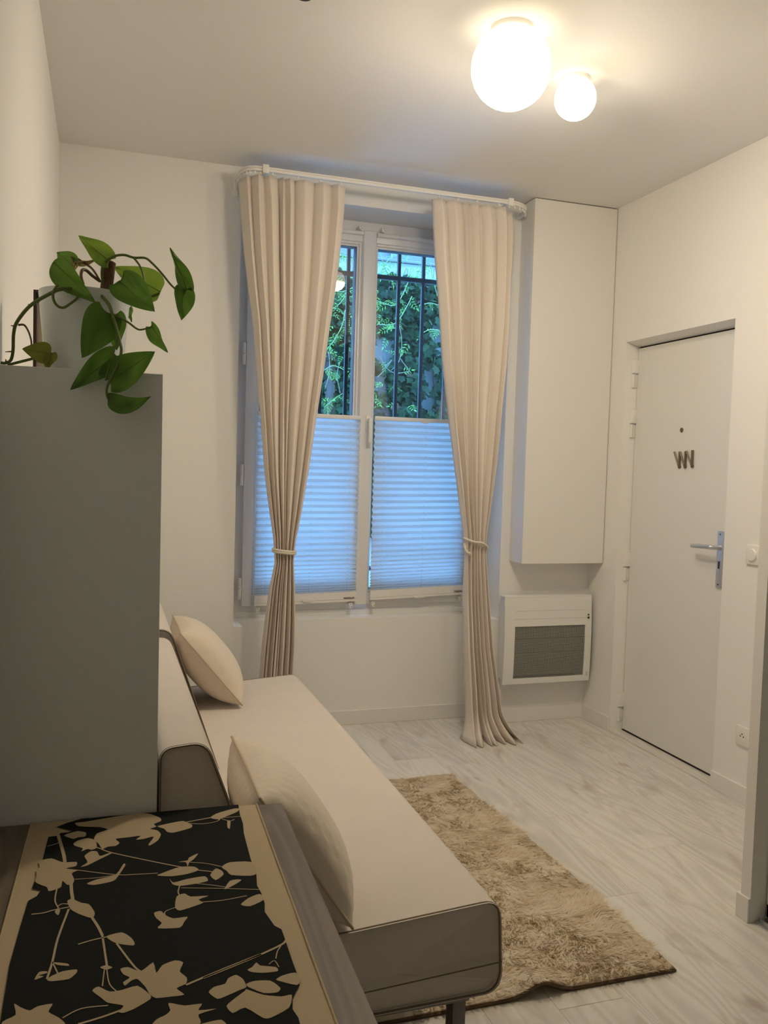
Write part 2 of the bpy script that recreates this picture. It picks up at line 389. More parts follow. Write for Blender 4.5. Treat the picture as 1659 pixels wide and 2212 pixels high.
struct('wall_partition', MB().box(PX, XR, PY0, PY1+0.004, 0, H), M['lacquer'])

# skirting boards
def skirt(name, *boxes):
    mb = MB()
    for b in boxes: mb.box(*b, bev=0.0015, seg=1)
    struct(name, mb, M['lacquer'])
SK, ST = 0.078, 0.012
skirt('baseboard_back', (AX0+0.001, AX1-0.001, AY-ST, AY, 0, SK), (NX1-0.042, XR-ST, YW-ST, YW, 0, SK), (XL, NX0+0.045, YW-ST, YW, 0, SK))
skirt('baseboard_right', (XR-ST, XR, DY1+0.002, YW, 0, SK), (XR-ST, XR, PY1+0.02, DY0, 0, SK))
skirt('baseboard_left', (XL, XL+ST, YB, YW-ST, 0, SK))
skirt('baseboard_partition', (PX-0.001, XR-ST, PY1+0.004, PY1+0.016, 0, SK), (PX-0.008, PX, PY0, PY1+0.016, 0, SK))

# ------------------------------------------------------------------ window
win = struct('window_1', (lambda mb: (mb.box(NX0, NX1, WY, WY+0.07, NZ0, NZ0+0.075, 0.003), mb.box(NX0, NX1, WY, WY+0.07, NZ1-0.075, NZ1, 0.003),
      mb.box(NX0, NX0+0.08, WY, WY+0.07, NZ0+0.07, NZ1-0.07, 0.003), mb.box(NX1-0.08, NX1, WY, WY+0.07, NZ0+0.07, NZ1-0.07, 0.003),
      mb.box(NX0, NX1, WY-0.006, WY, NZ0, NZ0+0.03, 0.002))[0])(MB()), M['pvc'])
GZ0, GZ1 = 0.72, 2.565
CZ0, CZ1 = 0.640, 2.637
def casement(x0, x1, gx0, gx1, hinge_side, bead_tilt=0.0):
    mb = MB(); y0, y1 = WY-0.028, WY+0.05
    mb.box(x0, gx0-0.022, y0, y1, CZ0, CZ1, 0.004); mb.box(gx1+0.022, x1, y0, y1, CZ0, CZ1, 0.004)
    mb.box(gx0-0.024, gx1+0.024, y0, y1, CZ0, GZ0-0.022, 0.004); mb.box(gx0-0.024, gx1+0.024, y0, y1, GZ1+0.022, CZ1, 0.004)
    c = build('casement', mb, M['pvc'], win, smooth=True)
    # stepped glazing bead
    gb = MB()
    for k, (dy, w0, w1) in enumerate(((0.010, 0.024, 0.010), (0.022, 0.012, 0.0))):
        ya = y0+dy
        gb.box(gx0-w0, gx0-w1, ya, WY+0.005, GZ0-w0, GZ1+w0, 0.002); gb.box(gx1+w1, gx1+w0, ya, WY+0.005, GZ0-w0, GZ1+w0, 0.002)
        gb.box(gx0-w1, gx1+w1, ya, WY+0.005, GZ0-w0, GZ0-w1, 0.002); gb.box(gx0-w1, gx1+w1, ya, WY+0.005, GZ1+w1, GZ1+w0, 0.002)
    build('glazing_bead', gb, M['pvc'], c)
    og = MB().box(gx0-0.024, gx0, WY+0.011, WY+0.056, GZ0-0.024, GZ1+0.024).box(gx1, gx1+0.024, WY+0.011, WY+0.056, GZ0-0.024, GZ1+0.024)
    og.box(gx0, gx1, WY+0.011, WY+0.056, GZ0-0.024, GZ0).box(gx0, gx1, WY+0.011, WY+0.056, GZ1, GZ1+0.024)
    build('outer_gasket', og, M['iron'], c, smooth=False)
    pm = MB().box(gx0-0.006, gx1+0.006, -0.002, 0.002, GZ0-0.006, GZ1+0.006)
    a = bead_tilt; cxm = (gx0+gx1)/2
    pm.v = [(cxm+(x-cxm)*math.cos(a)-y*math.sin(a), WY+0.008+(x-cxm)*math.sin(a)+y*math.cos(a), z) for x, y, z in pm.v]
    build('pane', pm, M['glass'], c, smooth=False)
    # rounded drip edge along the head
    build('head_roll', MB().tube([(x0+0.004, y0-0.004, CZ1-0.006), (x1-0.004, y0-0.004, CZ1-0.006)], 0.012, 12), M['pvc'], c)
    for zc in (1.955, 1.33, 0.735):
        hx = x0-0.012 if hinge_side < 0 else x1+0.012
        hb = MB()
        hb.lathe([(0.0085, 0), (0.0095, 0.003), (0.0095, 0.052), (0.0085, 0.054)], (hx, y0-0.002, zc-0.056), 14)
        hb.lathe([(0.0085, 0), (0.0095, 0.003), (0.0095, 0.052), (0.0085, 0.054)], (hx, y0-0.002, zc+0.001), 14)
        hb.box(min(hx, x0 if hinge_side < 0 else x1), max(hx, x0 if hinge_side < 0 else x1), y0, y0+0.004, zc-0.006, zc+0.004)
        build('hinge', hb, M['plastic'], c)
    return c
MXa, MXb = 1.300, 1.374
casement(0.690, MXa+0.002, 0.765, 1.274, -1, math.radians(0.12))
casement(MXb-0.002, 1.985, 1.392, 1.905, +1)
cover = build('centre_cover', MB().box(MXa, MXb, WY-0.040, WY-0.010, CZ0-0.005, CZ1+0.012, 0.008, 3), M['pvc'], win)
# lever handle on the cover strip
hp = MB().box(1.338, 1.366, WY-0.046, WY-0.038, 1.575, 1.665, 0.0035)
hh = build('handle', hp, M['plastic'], cover)
lv = MB().lathe([(0.010, 0), (0.010, -0.03)], (1.352, WY-0.046, 1.640), 14, 'Y')
lv.box(1.342, 1.364, WY-0.090, WY-0.074, 1.515, 1.652, 0.006, 3)
# window sill board strip lines
tag(win, 'white double casement window in deep niche behind the tied curtains', 'window', kind='structure')
del win['category']

# ------------------------------------------------------------------ pleated blinds
def blind(x0, x1, ztop, zb0, zb1, label, tab_x, top_tab):
    """zb0/zb1: lower edge of the bottom rail at left and right end"""
    y = WY-0.048
    e = empty('pleated_blind', ((x0+x1)/2, y, min(zb0, zb1)))
    def zb(x): return zb0+(zb1-zb0)*(x-x0)/(x1-x0)
    mb = MB().box(x0, x1, y-0.012, y+0.012, ztop-0.022, ztop, 0.003)
    build('top_rail', mb, M['plastic'], e)
    rb = MB()
    for dz0, dz1, dy in ((0.0, 0.012, 0.013), (0.013, 0.026, 0.011)):
        vs = []
        for x in (x0, x1):
            for yy, zz in ((-dy, dz0), (dy, dz0), (dy, dz1), (-dy, dz1)): vs.append((x, y+yy, zb(x)+zz))
        rb.add(vs, [(0,1,2,3), (4,7,6,5), (0,4,5,1), (1,5,6,2), (2,6,7,3), (3,7,4,0)])
    rail = build('bottom_rail', rb, M['plastic'], e)
    # folded fabric: pitch shrinks where it gathers above the bottom rail
    zs = [0.0]; p = 0.034
    while True:
        d = zs[-1]; Ltot = ztop-0.022-((zb0+zb1)/2+0.052)
        left = Ltot-d
        p = 0.034 if left > 0.28 else 0.0115+(0.034-0.0115)*(max(0.0, left)/0.28)**1.2
        if left < p*0.6: break
        zs.append(d+p)
    zs = [z*Ltot/zs[-1] for z in zs]
    prof = []
    for k in range(len(zs)-1):
        prof.append((zs[k], 0.011)); prof.append(((zs[k]+zs[k+1])/2, -0.011))
    prof.append((zs[-1], 0.011))
    fm = MB(); nx = 9
    vs = []
    for d, off in prof:
        for i in range(nx):
            x = x0+0.001+(x1-x0-0.002)*i/(nx-1); t = d/Ltot
            z = ztop-0.022-d + t*(zb(x)-(zb0+zb1)/2)
            vs.append((x, y+off, z))
    fs = [(j*nx+i, j*nx+i+1, (j+1)*nx+i+1, (j+1)*nx+i) for j in range(len(prof)-1) for i in range(nx-1)]
    fm.add(vs, fs); build('pleated_fabric', fm, M['blind'], e, smooth=False, recalc=False)
    hem = MB()
    vs = []
    for x in (x0+0.001, x1-0.001):
        for yy, zz in ((-0.010, 0.026), (0.010, 0.026), (0.010, 0.053), (-0.010, 0.053)): vs.append((x, y+yy, zb(x)+zz))
    hem.add(vs, [(0,1,2,3), (4,7,6,5), (0,4,5,1), (1,5,6,2), (2,6,7,3), (3,7,4,0)])
    build('gathered_hem', hem, M['plastic'], e)
    for fx in (0.10, 0.52, 0.90):
        x = x0+(x1-x0)*fx
        cm = MB()
        for k in range(len(zs)-1):                    # cord seen through the punched holes
            zc = ztop-0.022-(zs[k]+zs[k+1])/2+ (zs[k]/Ltot)*(zb(x)-(zb0+zb1)/2)
            cm.lathe([(0.0016, -0.0005), (0.0016, 0.0005)], (x, y-0.0112, zc), 6, 'Y')
        build('cord_hole', cm, M['cordhole'], e, smooth=False)['kind'] = 'stuff'
    for (tx, zc, up) in top_tab:
        tm = MB(); pts = [(0.026*math.cos(a), 0.014*math.sin(a)*up) for a in np.linspace(0, math.pi, 13)]
        tm.prism([(a, b) for a, b in pts], 0.008, Matrix.Translation((tx, y-0.013, zc)) @ Matrix.Rotation(math.radians(90), 4, 'X'))
        build('pull_tab', tm, M['plastic'], e)
    for bx in (x0+0.02, x1-0.03):                      # cord shoes below and above
        for zc in (zb(bx)-0.022, CZ1+0.018):
            bm_ = MB().box(bx-0.010, bx+0.010, y-0.006, y+0.022, zc-0.010, zc+0.012, 0.003); bm_.lathe([(0.009, 0), (0.009, -0.010)], (bx, y-0.004, zc-0.006), 12, 'Y')
            br = build('cord_bracket', bm_, M['plastic'], e)
            build('screw', MB().lathe([(0.0022, 0), (0.0022, -0.001)], (bx+0.002, y-0.0142, zc-0.006), 8, 'Y').lathe([(0.0022, 0), (0.0022, -0.001)], (bx, y-0.0062, zc+0.006), 8, 'Y'), M['slot'], br, smooth=False)
    # maker's name printed on the rail
    cu = bpy.data.curves.new('maker_name', 'FONT'); cu.body = 'BANDALUX'; cu.size = 0.0115; cu.extrude = 0.0002; cu.offset = 0.0004; cu.align_x = 'RIGHT'
    t = bpy.data.objects.new('tmp', cu); COL.objects.link(t)
    dg = bpy.context.evaluated_depsgraph_get(); me = bpy.data.meshes.new_from_object(t.evaluated_get(dg)); bpy.data.objects.remove(t)
    to = bpy.data.objects.new('maker_name', me); COL.objects.link(to); me.materials.clear(); me.materials.append(M['slot'])
    to.parent = rail; ORG[to] = ORG[e]
    to.rotation_euler = (math.radians(90), math.atan2(zb0-zb1, x1-x0), 0)
    to.location = Vector((x1-0.012, y-0.0135, zb(x1)+0.0155))-ORG[e]
    tag(e, label, 'blind', 'pleated window blinds')
    return e
M['cordhole'] = mat('cord_grey', (0.25, 0.30, 0.36), 0.8)
blind(0.752, 1.308, 1.662, 0.646, 0.660, 'white pleated blind on the window half nearer the sofa', 0, [(1.03, 0.675, -1)])
blind(1.386, 1.953, 1.664, 0.664, 0.686, 'white pleated blind on the window half nearer the wall cabinet, slightly tilted', 0, [(1.672, 1.648, -1), (1.672, 0.672, 1)])
build('lever', lv, M['plastic'], cover)

# ------------------------------------------------------------------ curtain rail
RZ = 2.745
path = [(0.584, 4.232), (0.584, 4.17), (0.590, 4.105), (0.604, 4.055), (0.630, 4.028), (0.670, 4.019)]
path += [(x, 4.019) for x in (0.8, 1.0, 1.2, 1.4, 1.6, 1.8, 1.93)]
path += [(1.985, 4.030), (2.035, 4.062), (2.068, 4.11), (2.084, 4.16), (2.086, 4.205)]
def smooth_path(p, n=4):
    p = [Vector((*q, 0)) for q in p]; out = []
    for i in range(len(p)-1):
        a, b, c, d = p[max(i-1, 0)], p[i], p[i+1], p[min(i+2, len(p)-1)]
        for k in range(n):
            t = k/n; out.append(0.5*((2*b)+(c-a)*t+(2*a-5*b+4*c-d)*t*t+(3*b-a-3*c+d)*t**3))
    out.append(p[-1]); return out
def sweep(pts, prof):
    mb = MB(); n = len(prof); vs = []
    for i, p in enumerate(pts):
        t = (pts[min(i+1, len(pts)-1)]-pts[max(i-1, 0)]).normalized(); nrm = Vector((-t.y, t.x, 0))
        for a, z in prof: vs.append(p+nrm*a+Vector((0, 0, z)))
    fs = [(i*n+k, i*n+(k+1)%n, (i+1)*n+(k+1)%n, (i+1)*n+k) for i in range(len(pts)-1) for k in range(n)]
    fs += [tuple(range(n))[::-1], tuple((len(pts)-1)*n+k for k in range(n))]
    return mb.add(vs, fs)
rail = empty('curtain_rail', (1.3, 4.02, RZ))
sp = smooth_path(path)
build('track', sweep(sp, [(-0.008, RZ-0.011), (0.008, RZ-0.011), (0.008, RZ-0.003), (0.004, RZ-0.002), (0.004, RZ+0.002), (0.008, RZ+0.003), (0.008, RZ+0.010), (-0.008, RZ+0.010), (-0.008, RZ+0.003), (-0.004, RZ+0.002), (-0.004, RZ-0.002), (-0.008, RZ-0.003)]), M['plastic'], rail)
for bx in (0.690, 1.935):
    build('bracket', MB().box(bx-0.014, bx+0.014, 4.000, 4.045, RZ-0.020, RZ+0.018, 0.002).box(bx-0.006, bx+0.006, 4.04, 4.2375, RZ-0.004, RZ+0.004), M['plastic'], rail)
build('end_bracket', MB().box(0.574, 0.594, 4.215, 4.238, RZ-0.075, RZ+0.015, 0.003).box(0.577, 0.591, 4.205, 4.222, RZ-0.055, RZ-0.016, 0.002), M['plastic'], rail)
build('end_cap', MB().box(2.076, 2.097, 4.200, 4.2365, RZ-0.013, RZ+0.013, 0.003), M['plastic'], rail)
for k in range(26):
    i = int(4+k*(len(sp)-8)/26); p = sp[i]
    if 1.09 < p.x < 1.50: continue
    build('glider', MB().box(p.x-0.004, p.x+0.004, p.y-0.003, p.y+0.003, RZ-0.024, RZ-0.012).tube([(p.x, p.y, RZ-0.020), (p.x+0.004, p.y, RZ-0.028), (p.x+0.008, p.y, RZ-0.024)], 0.0014, 6), M['plastic'], rail, smooth=False)
tag(rail, 'white curved curtain rail mounted just below the ceiling over window', 'curtain rail')

# ------------------------------------------------------------------ curtains
def interp(tab, z):
    if z >= tab[0][0]: return tab[0][1:]
    for a, b in zip(tab, tab[1:]):
        if a[0] >= z >= b[0]:
            t = (a[0]-z)/(a[0]-b[0]) if a[0] > b[0] else 0
            return tuple(p+(q-p)*t for p, q in zip(a[1:], b[1:]))
    return tab[-1][1:]
def curtain(keys, folds, seed, ztie, label, side, puddle):
    YC = 4.02; tab = []
    for v, l, r in keys:
        a, b = Yp(l, v, YC), Yp(r, v, YC); tab.append(((a.z+b.z)/2, a.x, b.x))
    zt, zb = 2.716, 0.004
    tab[0] = (zt,)+tab[0][1:]
    rnd = random.Random(seed)
    nf = folds*2; wts = []
    for _ in range(folds):
        w_ = rnd.uniform(0.5, 1.5); f_ = rnd.uniform(0.35, 0.65); wts += [w_*f_, w_*(1-f_)]; cum = [0]
    for w in wts: cum.append(cum[-1]+w)
    cum = [c/cum[-1] for c in cum]
    ampf = [0.7+0.6*rnd.random() for _ in range(nf+1)]
    ph2 = [rnd.uniform(-1, 1) for _ in range(nf+1)]
    nu, nz = 26*folds, 110
    e = empty('curtain', (sum(tab[len(tab)//2][1:])/2, YC, 0))
    def P(i, j):
        u = i/(nu-1); z = zt+(zb-zt)*(j/(nz-1))
        xl, xr = interp(tab, z); w = xr-xl
        k = 0
        while k < nf-1 and u > cum[k+1]: k += 1
        lt = (u-cum[k])/(cum[k+1]-cum[k]); th = math.pi*(k+lt)
        am = ampf[k]+(ampf[k+1]-ampf[k])*lt
        g = math.exp(-((z-ztie)/0.22)**2)                 # gathered by the rope
        head = max(0, min(1, (z-(zt-0.10))/0.10))
        A = (0.024+0.008*max(0, 1-z/0.9))*(1-g)+0.030*g - 0.006*head
        env = math.sqrt(max(0.0, 1-(2*u-1)**2*0.96)); A *= (1-g)+g*env
        s = 2*abs(math.sin(th/2))**0.55-1                     # broad ridges, narrow creases
        s = -s*(0.55+0.45*am)
        drift = 0.25*math.sin(1.3*z+5*u+seed)*(1-g)
        y = YC + A*s + 0.012*drift
        x = xl+w*u + (0.10*w/nf*2)*math.sin(th)*(1-0.4*g) + 0.006*ph2[k]*math.sin(3.1*z+ph2[k]*4)*(1-g)*(1-head)
        x = max(min(x, xr), xl)
        up = max(0, min(1, (z-1.6)/1.1))
        if side < 0 and u < 0.14: y += 0.10*up*(1-u/0.14)**1.6
        if side > 0 and u > 0.82:
            q = (u-0.82)/0.18; y += 0.15*up*q**1.5; x += 0.05*max(0, min(1, (z-2.35)/0.3))*q**2
        if puddle:
            d = max(0, (0.15-z)/0.15)
            x += d*d*0.055*(2*u-1)+ d*0.012*math.sin(th*0.5+1); y -= d**2.2*(0.075-0.055*s)
        return (x, y, z)
    mb = MB().grid(P, nu, nz)
    o = build('cloth', mb, M['linen'], e, recalc=False, ang=180)
    sm = o.modifiers.new('thickness', 'SOLIDIFY'); sm.thickness = 0.0016; sm.offset = 0
    tag(e, label, 'curtain', 'tied back curtains')
    return e, P, nu
LK = [(380,523,748),(440,526,746),(549,534,735),(620,541,726),(700,550,714),(800,556,701),(890,562,687),(1016,572,669),(1111,584,652),(1160,591,641),(1193,593,636),(1215,594,635),(1270,583,638),(1333,575,639),(1396,568,638),(1465,562,634),(1640,556,640)]
RK = [(432,935,1122),(480,938,1124),(549,941,1122),(621,947,1118),(693,953,1112),(780,958,1103),(900,970,1086),(1000,982,1074),(1100,995,1060),(1150,1002,1052),(1175,1004,1050),(1205,1004,1050),(1300,1002,1056),(1400,1004,1063),(1500,1008,1077),(1560,1010,1084),(1605,1010,1088)]
cl, PL_, nul = curtain(LK, 8, 3, 0.965, 'beige curtain at the sofa side of the window, tied with two rope loops', -1, False)
cr_, PR_, nur = curtain(RK, 7, 12, 1.005, 'beige curtain beside the wall cabinet, tied with crossed rope, pooling on floor', 1, True)

def rope(name, pts, label, ends=False):
    mb = MB().tube(pts, 0.0062, 12, strands=3, twist=520)
    if ends:
        mb.lathe([(0.0, -0.009), (0.007, -0.006), (0.009, 0), (0.007, 0.006), (0.0, 0.009)], pts[-1], 12)
    c = pts[len(pts)//2]
    o = build(name, mb, M['rope'], None, loc=c, ang=60)
    return tag(o, label, 'tieback', 'rope tiebacks')
def loop(cx, cy, rx, ry, fz, a0, a1, n=90):
    return [Vector((cx+rx*math.cos(a), cy+ry*math.sin(a), fz((a-a0)/(a1-a0), a))) for a in np.linspace(a0, a1, n)]
# two stacked turns round the left curtain
l = Yp(588, 1190, 4.02).x; r = Yp(639, 1194, 4.02).x; zt_ = Yp(612, 1192, 4.0).z
rope('rope_tieback', loop((l+r)/2, 4.02, (r-l)/2-0.004, 0.044, lambda t, a: zt_+0.009-0.018*t-0.004*math.cos(a), 0.5*math.pi, 4.5*math.pi, 220), 'cream twisted rope wound twice round the curtain nearer the sofa')
l = Yp(1002, 1172, 4.02).x; r = Yp(1053, 1172, 4.02).x
cxr, rxr = (l+r)/2, (r-l)/2-0.003
zA = lambda v: Yp(1028, v, 3.97).z
pts = [Vector((cxr+rxr*math.cos(a), 4.02+0.046*math.sin(a), 0)) for a in np.linspace(0.5*math.pi, 3.22*math.pi, 170)]
zk = [(0, zA(1165)), (0.18, zA(1165)), (0.36, zA(1172)), (0.55, zA(1187)), (0.64, zA(1175)), (0.73, zA(1163)), (0.86, zA(1176)), (1.0, zA(1196))]
for i, p in enumerate(pts):
    t = i/(len(pts)-1)
    for (ta, za), (tb, zb_) in zip(zk, zk[1:]):
        if ta <= t <= tb:
            q = (t-ta)/(tb-ta); q = q*q*(3-2*q); p.z = za+(zb_-za)*q
    if t > 0.64: p.y -= 0.008*min(1, (t-0.64)/0.1)
rope('rope_tieback', pts, 'cream twisted rope crossing over the curtain beside wall cabinet', True)

# ------------------------------------------------------------------ wall cabinet
CBX, CBY, CBZ = 2.114, 4.090, 0.899
wc = empty('wall_cabinet', ((CBX+XR)/2, YW, CBZ))
build('carcass', MB().box(CBX, XR-0.004, CBY+0.019, YW-0.001, CBZ, H-0.004, 0.001, 1), M['lacquer'], wc)
build('cabinet_door', MB().box(CBX, XR-0.004, CBY, CBY+0.018, CBZ-0.001, H-0.005, 0.0012, 1), M['lacquer'], wc)
tag(wc, 'tall flat white wall cabinet hung above the panel heater', 'cabinet')

# ------------------------------------------------------------------ panel heater
hx0, hx1, hz0, hz1 = 2.052, 2.584, 0.236, 0.712
ht = empty('panel_heater', ((hx0+hx1)/2, YW-0.05, hz0))
def fy(z):   # gently bowed front
    t = (z-hz0)/(hz1-hz0); return 4.143-0.012*math.sin(math.pi*min(1, max(0, t*0.92+0.04)))+0.006*t
def bowed(x0, x1, z0, z1, th, n=10, off=0.0):
    mb = MB(); vs = []
    for j in range(n+1):
        z = z0+(z1-z0)*j/n
        for x, yy in ((x0, fy(z)+off), (x1, fy(z)+off), (x1, fy(z)+off+th), (x0, fy(z)+off+th)): vs.append((x, yy, z))
    fs = [(j*4+k, j*4+(k+1)%4, (j+1)*4+(k+1)%4, (j+1)*4+k) for j in range(n) for k in range(4)]
    fs += [(3,2,1,0), tuple(n*4+k for k in range(4))]
    return mb.add(vs, fs)
gx0, gx1, gz0, gz1 = 2.113, 2.545, 0.268, 0.551
pl = MB()
for a in ((hx0, gx0, hz0, hz1), (gx1, hx1, hz0, hz1), (gx0, gx1, hz0, gz0), (gx0, gx1, gz1, hz1)):
    b = bowed(*a, 0.014); pl.add(b.v, b.f)
build('front_panel', pl, M['heater'], ht, ang=25)
build('casing', MB().box(hx0+0.012, hx1-0.012, 4.158, YW-0.012, hz0+0.02, hz1-0.012, 0.004), M['heater'], ht)
for bx in (hx0+0.10, hx1-0.14): build('wall_bracket', MB().box(bx, bx+0.04, YW-0.014, YW, hz0+0.05, hz1-0.05), M['leg'], ht)
build('top_lip', MB().box(hx0, hx1, fy(hz1)-0.001, YW-0.03, hz1-0.004, hz1+0.004, 0.002), M['heater'], ht)
build('grille', bowed(gx0, gx1, gz0, gz1, 0.004, off=0.006), M['grille'], ht)
build('grille_louvre', bowed(gx0+0.004, gx1-0.06, gz0+0.002, gz0+0.010, 0.003, 2, off=0.002), M['leg'], ht)
for zz in (0.634, 0.590):
    build('groove', bowed(gx0, gx1+0.004, zz, zz+0.0018, 0.001, 1, off=-0.0006), M['groove'], ht)
for q, zz in ((0.0045, 0.607), (0.006, 0.590)):
    build('control_button', MB().lathe([(q, 0), (q, -0.004), (q*0.7, -0.006)], (2.563, fy(zz), zz), 12, 'Y'), M['slot'], ht)
cu = bpy.data.curves.new('maker_name', 'FONT'); cu.body = 'atlantic'; cu.size = 0.018; cu.extrude = 0.0002
t = bpy.data.objects.new('tmp', cu); COL.objects.link(t)
me = bpy.data.meshes.new_from_object(t.evaluated_get(bpy.context.evaluated_depsgraph_get())); bpy.data.objects.remove(t)
to = bpy.data.objects.new('maker_name', me); COL.objects.link(to); me.materials.clear(); me.materials.append(mat('grey_print', (0.30, 0.30, 0.28), 0.7))
to.parent = ht; to.rotation_euler = (math.radians(90), math.radians(-90), 0); to.location = Vector((2.571, fy(0.27)-0.0008, 0.262))-ORG[ht]
tag(ht, 'white electric panel heater with dark perforated grille on wall below cabinet', 'heater')

# ------------------------------------------------------------------ entrance door
dr = struct('door_1', MB().box(DX, DX+0.045, DY0-0.03, DY1-0.004, 0.012, 2.058, 0.002, 1), M['door'])
dr['label'] = 'white flush entrance door recessed in the right wall'
build('door_frame', MB().box(DX+0.012, DX+0.06, DY0-0.06, DY1+0.02, 2.066, 2.12).box(DX+0.012, DX+0.06, DY1-0.0035, DY1+0.03, 0, 2.10).box(DX+0.05, DX+0.07, DY0-0.06, DY1, 0, 2.1), M['slot'], dr)
build('threshold', MB().box(DX, DX+0.05, DY0-0.05, DY1, -0.012, 0.007), M['slot'], dr)
for za, zb_ in ((2.001, 1.854), (1.735, 1.588), (0.964, 0.817), (0.199, 0.045)):
    s = 2.668/DX; za = 1.4+(za-1.4)*s; zb_ = 1.4+(zb_-1.4)*s; zm = (za+zb_)/2
    hb = MB().box(2.660, 2.690, DY1-0.016, DY1+0.006, zm+0.002, za, 0.004); hb.lathe([(0.009, 0), (0.009, za-zm-0.002)], (2.662, DY1-0.002, zm+0.002), 14)
    hb.lathe([(0.0085, 0), (0.0085, zm-zb_-0.004), ], (2.663, DY1-0.004, zb_), 14).box(2.663, 2.690, DY1-0.004, DY1+0.004, zb_, zm-0.004, 0.002)
    build('hinge', hb, M['lacquer'], dr)
pk = build('peephole', MB().lathe([(0.0115, 0), (0.0115, -0.003), (0.008, -0.005), (0.006, -0.003), (0.0, -0.002)], (DX, 3.567, 1.615), 20, 'X'), M['bronze'], dr)
plate = build('handle_plate', MB().box(DX-0.009, DX, 3.222, 3.263, 0.884, 1.146, 0.004, 3), M['steel'], dr)
build('plate_screw', MB().lathe([(0.004, 0), (0.004, -0.001)], (DX-0.009, 3.243, 1.130), 10, 'X').lathe([(0.004, 0), (0.004, -0.001)], (DX-0.009, 3.243, 0.899), 10, 'X'), M['slot'], plate, smooth=False)
build('keyhole', MB().box(DX-0.012, DX-0.009, 3.238, 3.248, 0.972, 1.006, 0.002), M['slot'], plate)
lev = MB().tube([(DX-0.009, 3.243, 1.070), (DX-0.040, 3.243, 1.070), (DX-0.054, 3.252, 1.070), (DX-0.056, 3.275, 1.070), (DX-0.056, 3.32, 1.069), (DX-0.052, 3.365, 1.066), (DX-0.044, 3.392, 1.064)], [0.010, 0.010, 0.0105, 0.0105, 0.011, 0.0105, 0.0095], 14)
build('lever', lev, M['steel'], plate)
# zigzag strokes fixed on the door
zq = lambda a, b: Xp(1430+a/16.59, 900+b/16.59, DX-0.008)
zz_ = [[(440,1262), (600,1800)], [(612,1790), (640,1250)], [(645,1270), (805,1795)], [(815,1790), (852,1240)], [(868,1235), (1060,1775)], [(1072,1770), (1090,1200)]]
orn = MB()
for k, s in enumerate(zz_):
    p0, p1 = zq(*s[0]), zq(*s[1]); orn.tube([p0, p0.lerp(p1, 0.5), p1], 0.0045 if k % 2 == 0 else 0.0058, 10)
for k in (0, 2, 4):
    p = zq(*zz_[k][1]); orn.lathe([(0.008, 0.009), (0.008, 0.0), (0.004, -0.002)], (p.x, p.y, p.z), 12, 'X')
oo = build('door_ornament', orn, M['bronze'], None, loc=zq(805, 1500))
tag(oo, 'dark metal zigzag of three joined V strokes fixed on the white door', 'ornament')

# switch and socket on the right wall
def wall_plate(name, yc, zc, label, sock):
    e = empty(name, (XR, yc, zc))
    build('plate', MB().box(XR-0.011, XR, yc-0.041, yc+0.041, zc-0.041, zc+0.041, 0.003), M['plastic'], e)
    if sock:
        build('socket_well', MB().lathe([(0.021, 0.0), (0.021, 0.0012), (0.025, 0.0015), (0.025, -0.0005)], (XR-0.0115, yc, zc), 28, 'X', cap=True), M['plastic'], e)
        for dy, dz in ((0.0095, -0.001), (-0.0095, -0.001), (0, 0.009)):
            build('pin_hole', MB().lathe([(0.003, 0.0), (0.003, -0.001)], (XR-0.0122, yc+dy, zc+dz), 12, 'X'), M['slot'], e, smooth=False)
    else:
        build('rocker', MB().lathe([(0.027, 0.002), (0.027, -0.006), (0.024, -0.009), (0.0, -0.010)], (XR-0.010, yc, zc), 32, 'X'), M['plastic'], e)
    tag(e, label, 'socket' if sock else 'light switch'); return e
wall_plate('light_switch', 2.945, 1.068, 'round white light switch on wall beside the entrance door', False)
wall_plate('power_socket', 2.949, 0.290, 'white power socket low on wall beside the entrance door', True)

# ------------------------------------------------------------------ wardrobe with sliding doors, camera side of the partition
wd = empty('sliding_wardrobe', (2.3, 1.3, 0))
build('floor_track', MB().box(1.958, 2.03, 0.30, PY0-0.002, 0.0, 0.006, 0.001, 1).box(1.972, 1.976, 0.30, PY0-0.002, 0.006, 0.014).box(2.006, 2.010, 0.30, PY0-0.002, 0.006, 0.014), M['steel'], wd)
for k, (ya, yb, xo) in enumerate(((1.22, 2.118, 1.996), (0.32, 1.26, 1.966))):
    fr = MB().box(xo, xo+0.024, ya, ya+0.03, 0.016, 2.5, 0.002).box(xo, xo+0.024, yb-0.03, yb, 0.016, 2.5, 0.002).box(xo, xo+0.024, ya, yb, 0.016, 0.06, 0.002).box(xo, xo+0.024, ya, yb, 2.45, 2.5, 0.002)
    d = build('sliding_door', fr, M['lacquer'], wd)
    build('door_panel', MB().box(xo+0.008, xo+0.016, ya+0.028, yb-0.028, 0.058, 2.452), M['mirror'], d, smooth=False)
build('head_fascia', MB().box(1.955, 2.05, 0.30, PY0-0.002, 2.50, H-0.002), M['lacquer'], wd)
build('end_panel', MB().box(1.955, XR-0.002, 0.27, 0.298, 0, H-0.002), M['lacquer'], wd)
tag(wd, 'white framed sliding wardrobe door at the far edge of frame beyond the partition', 'wardrobe')

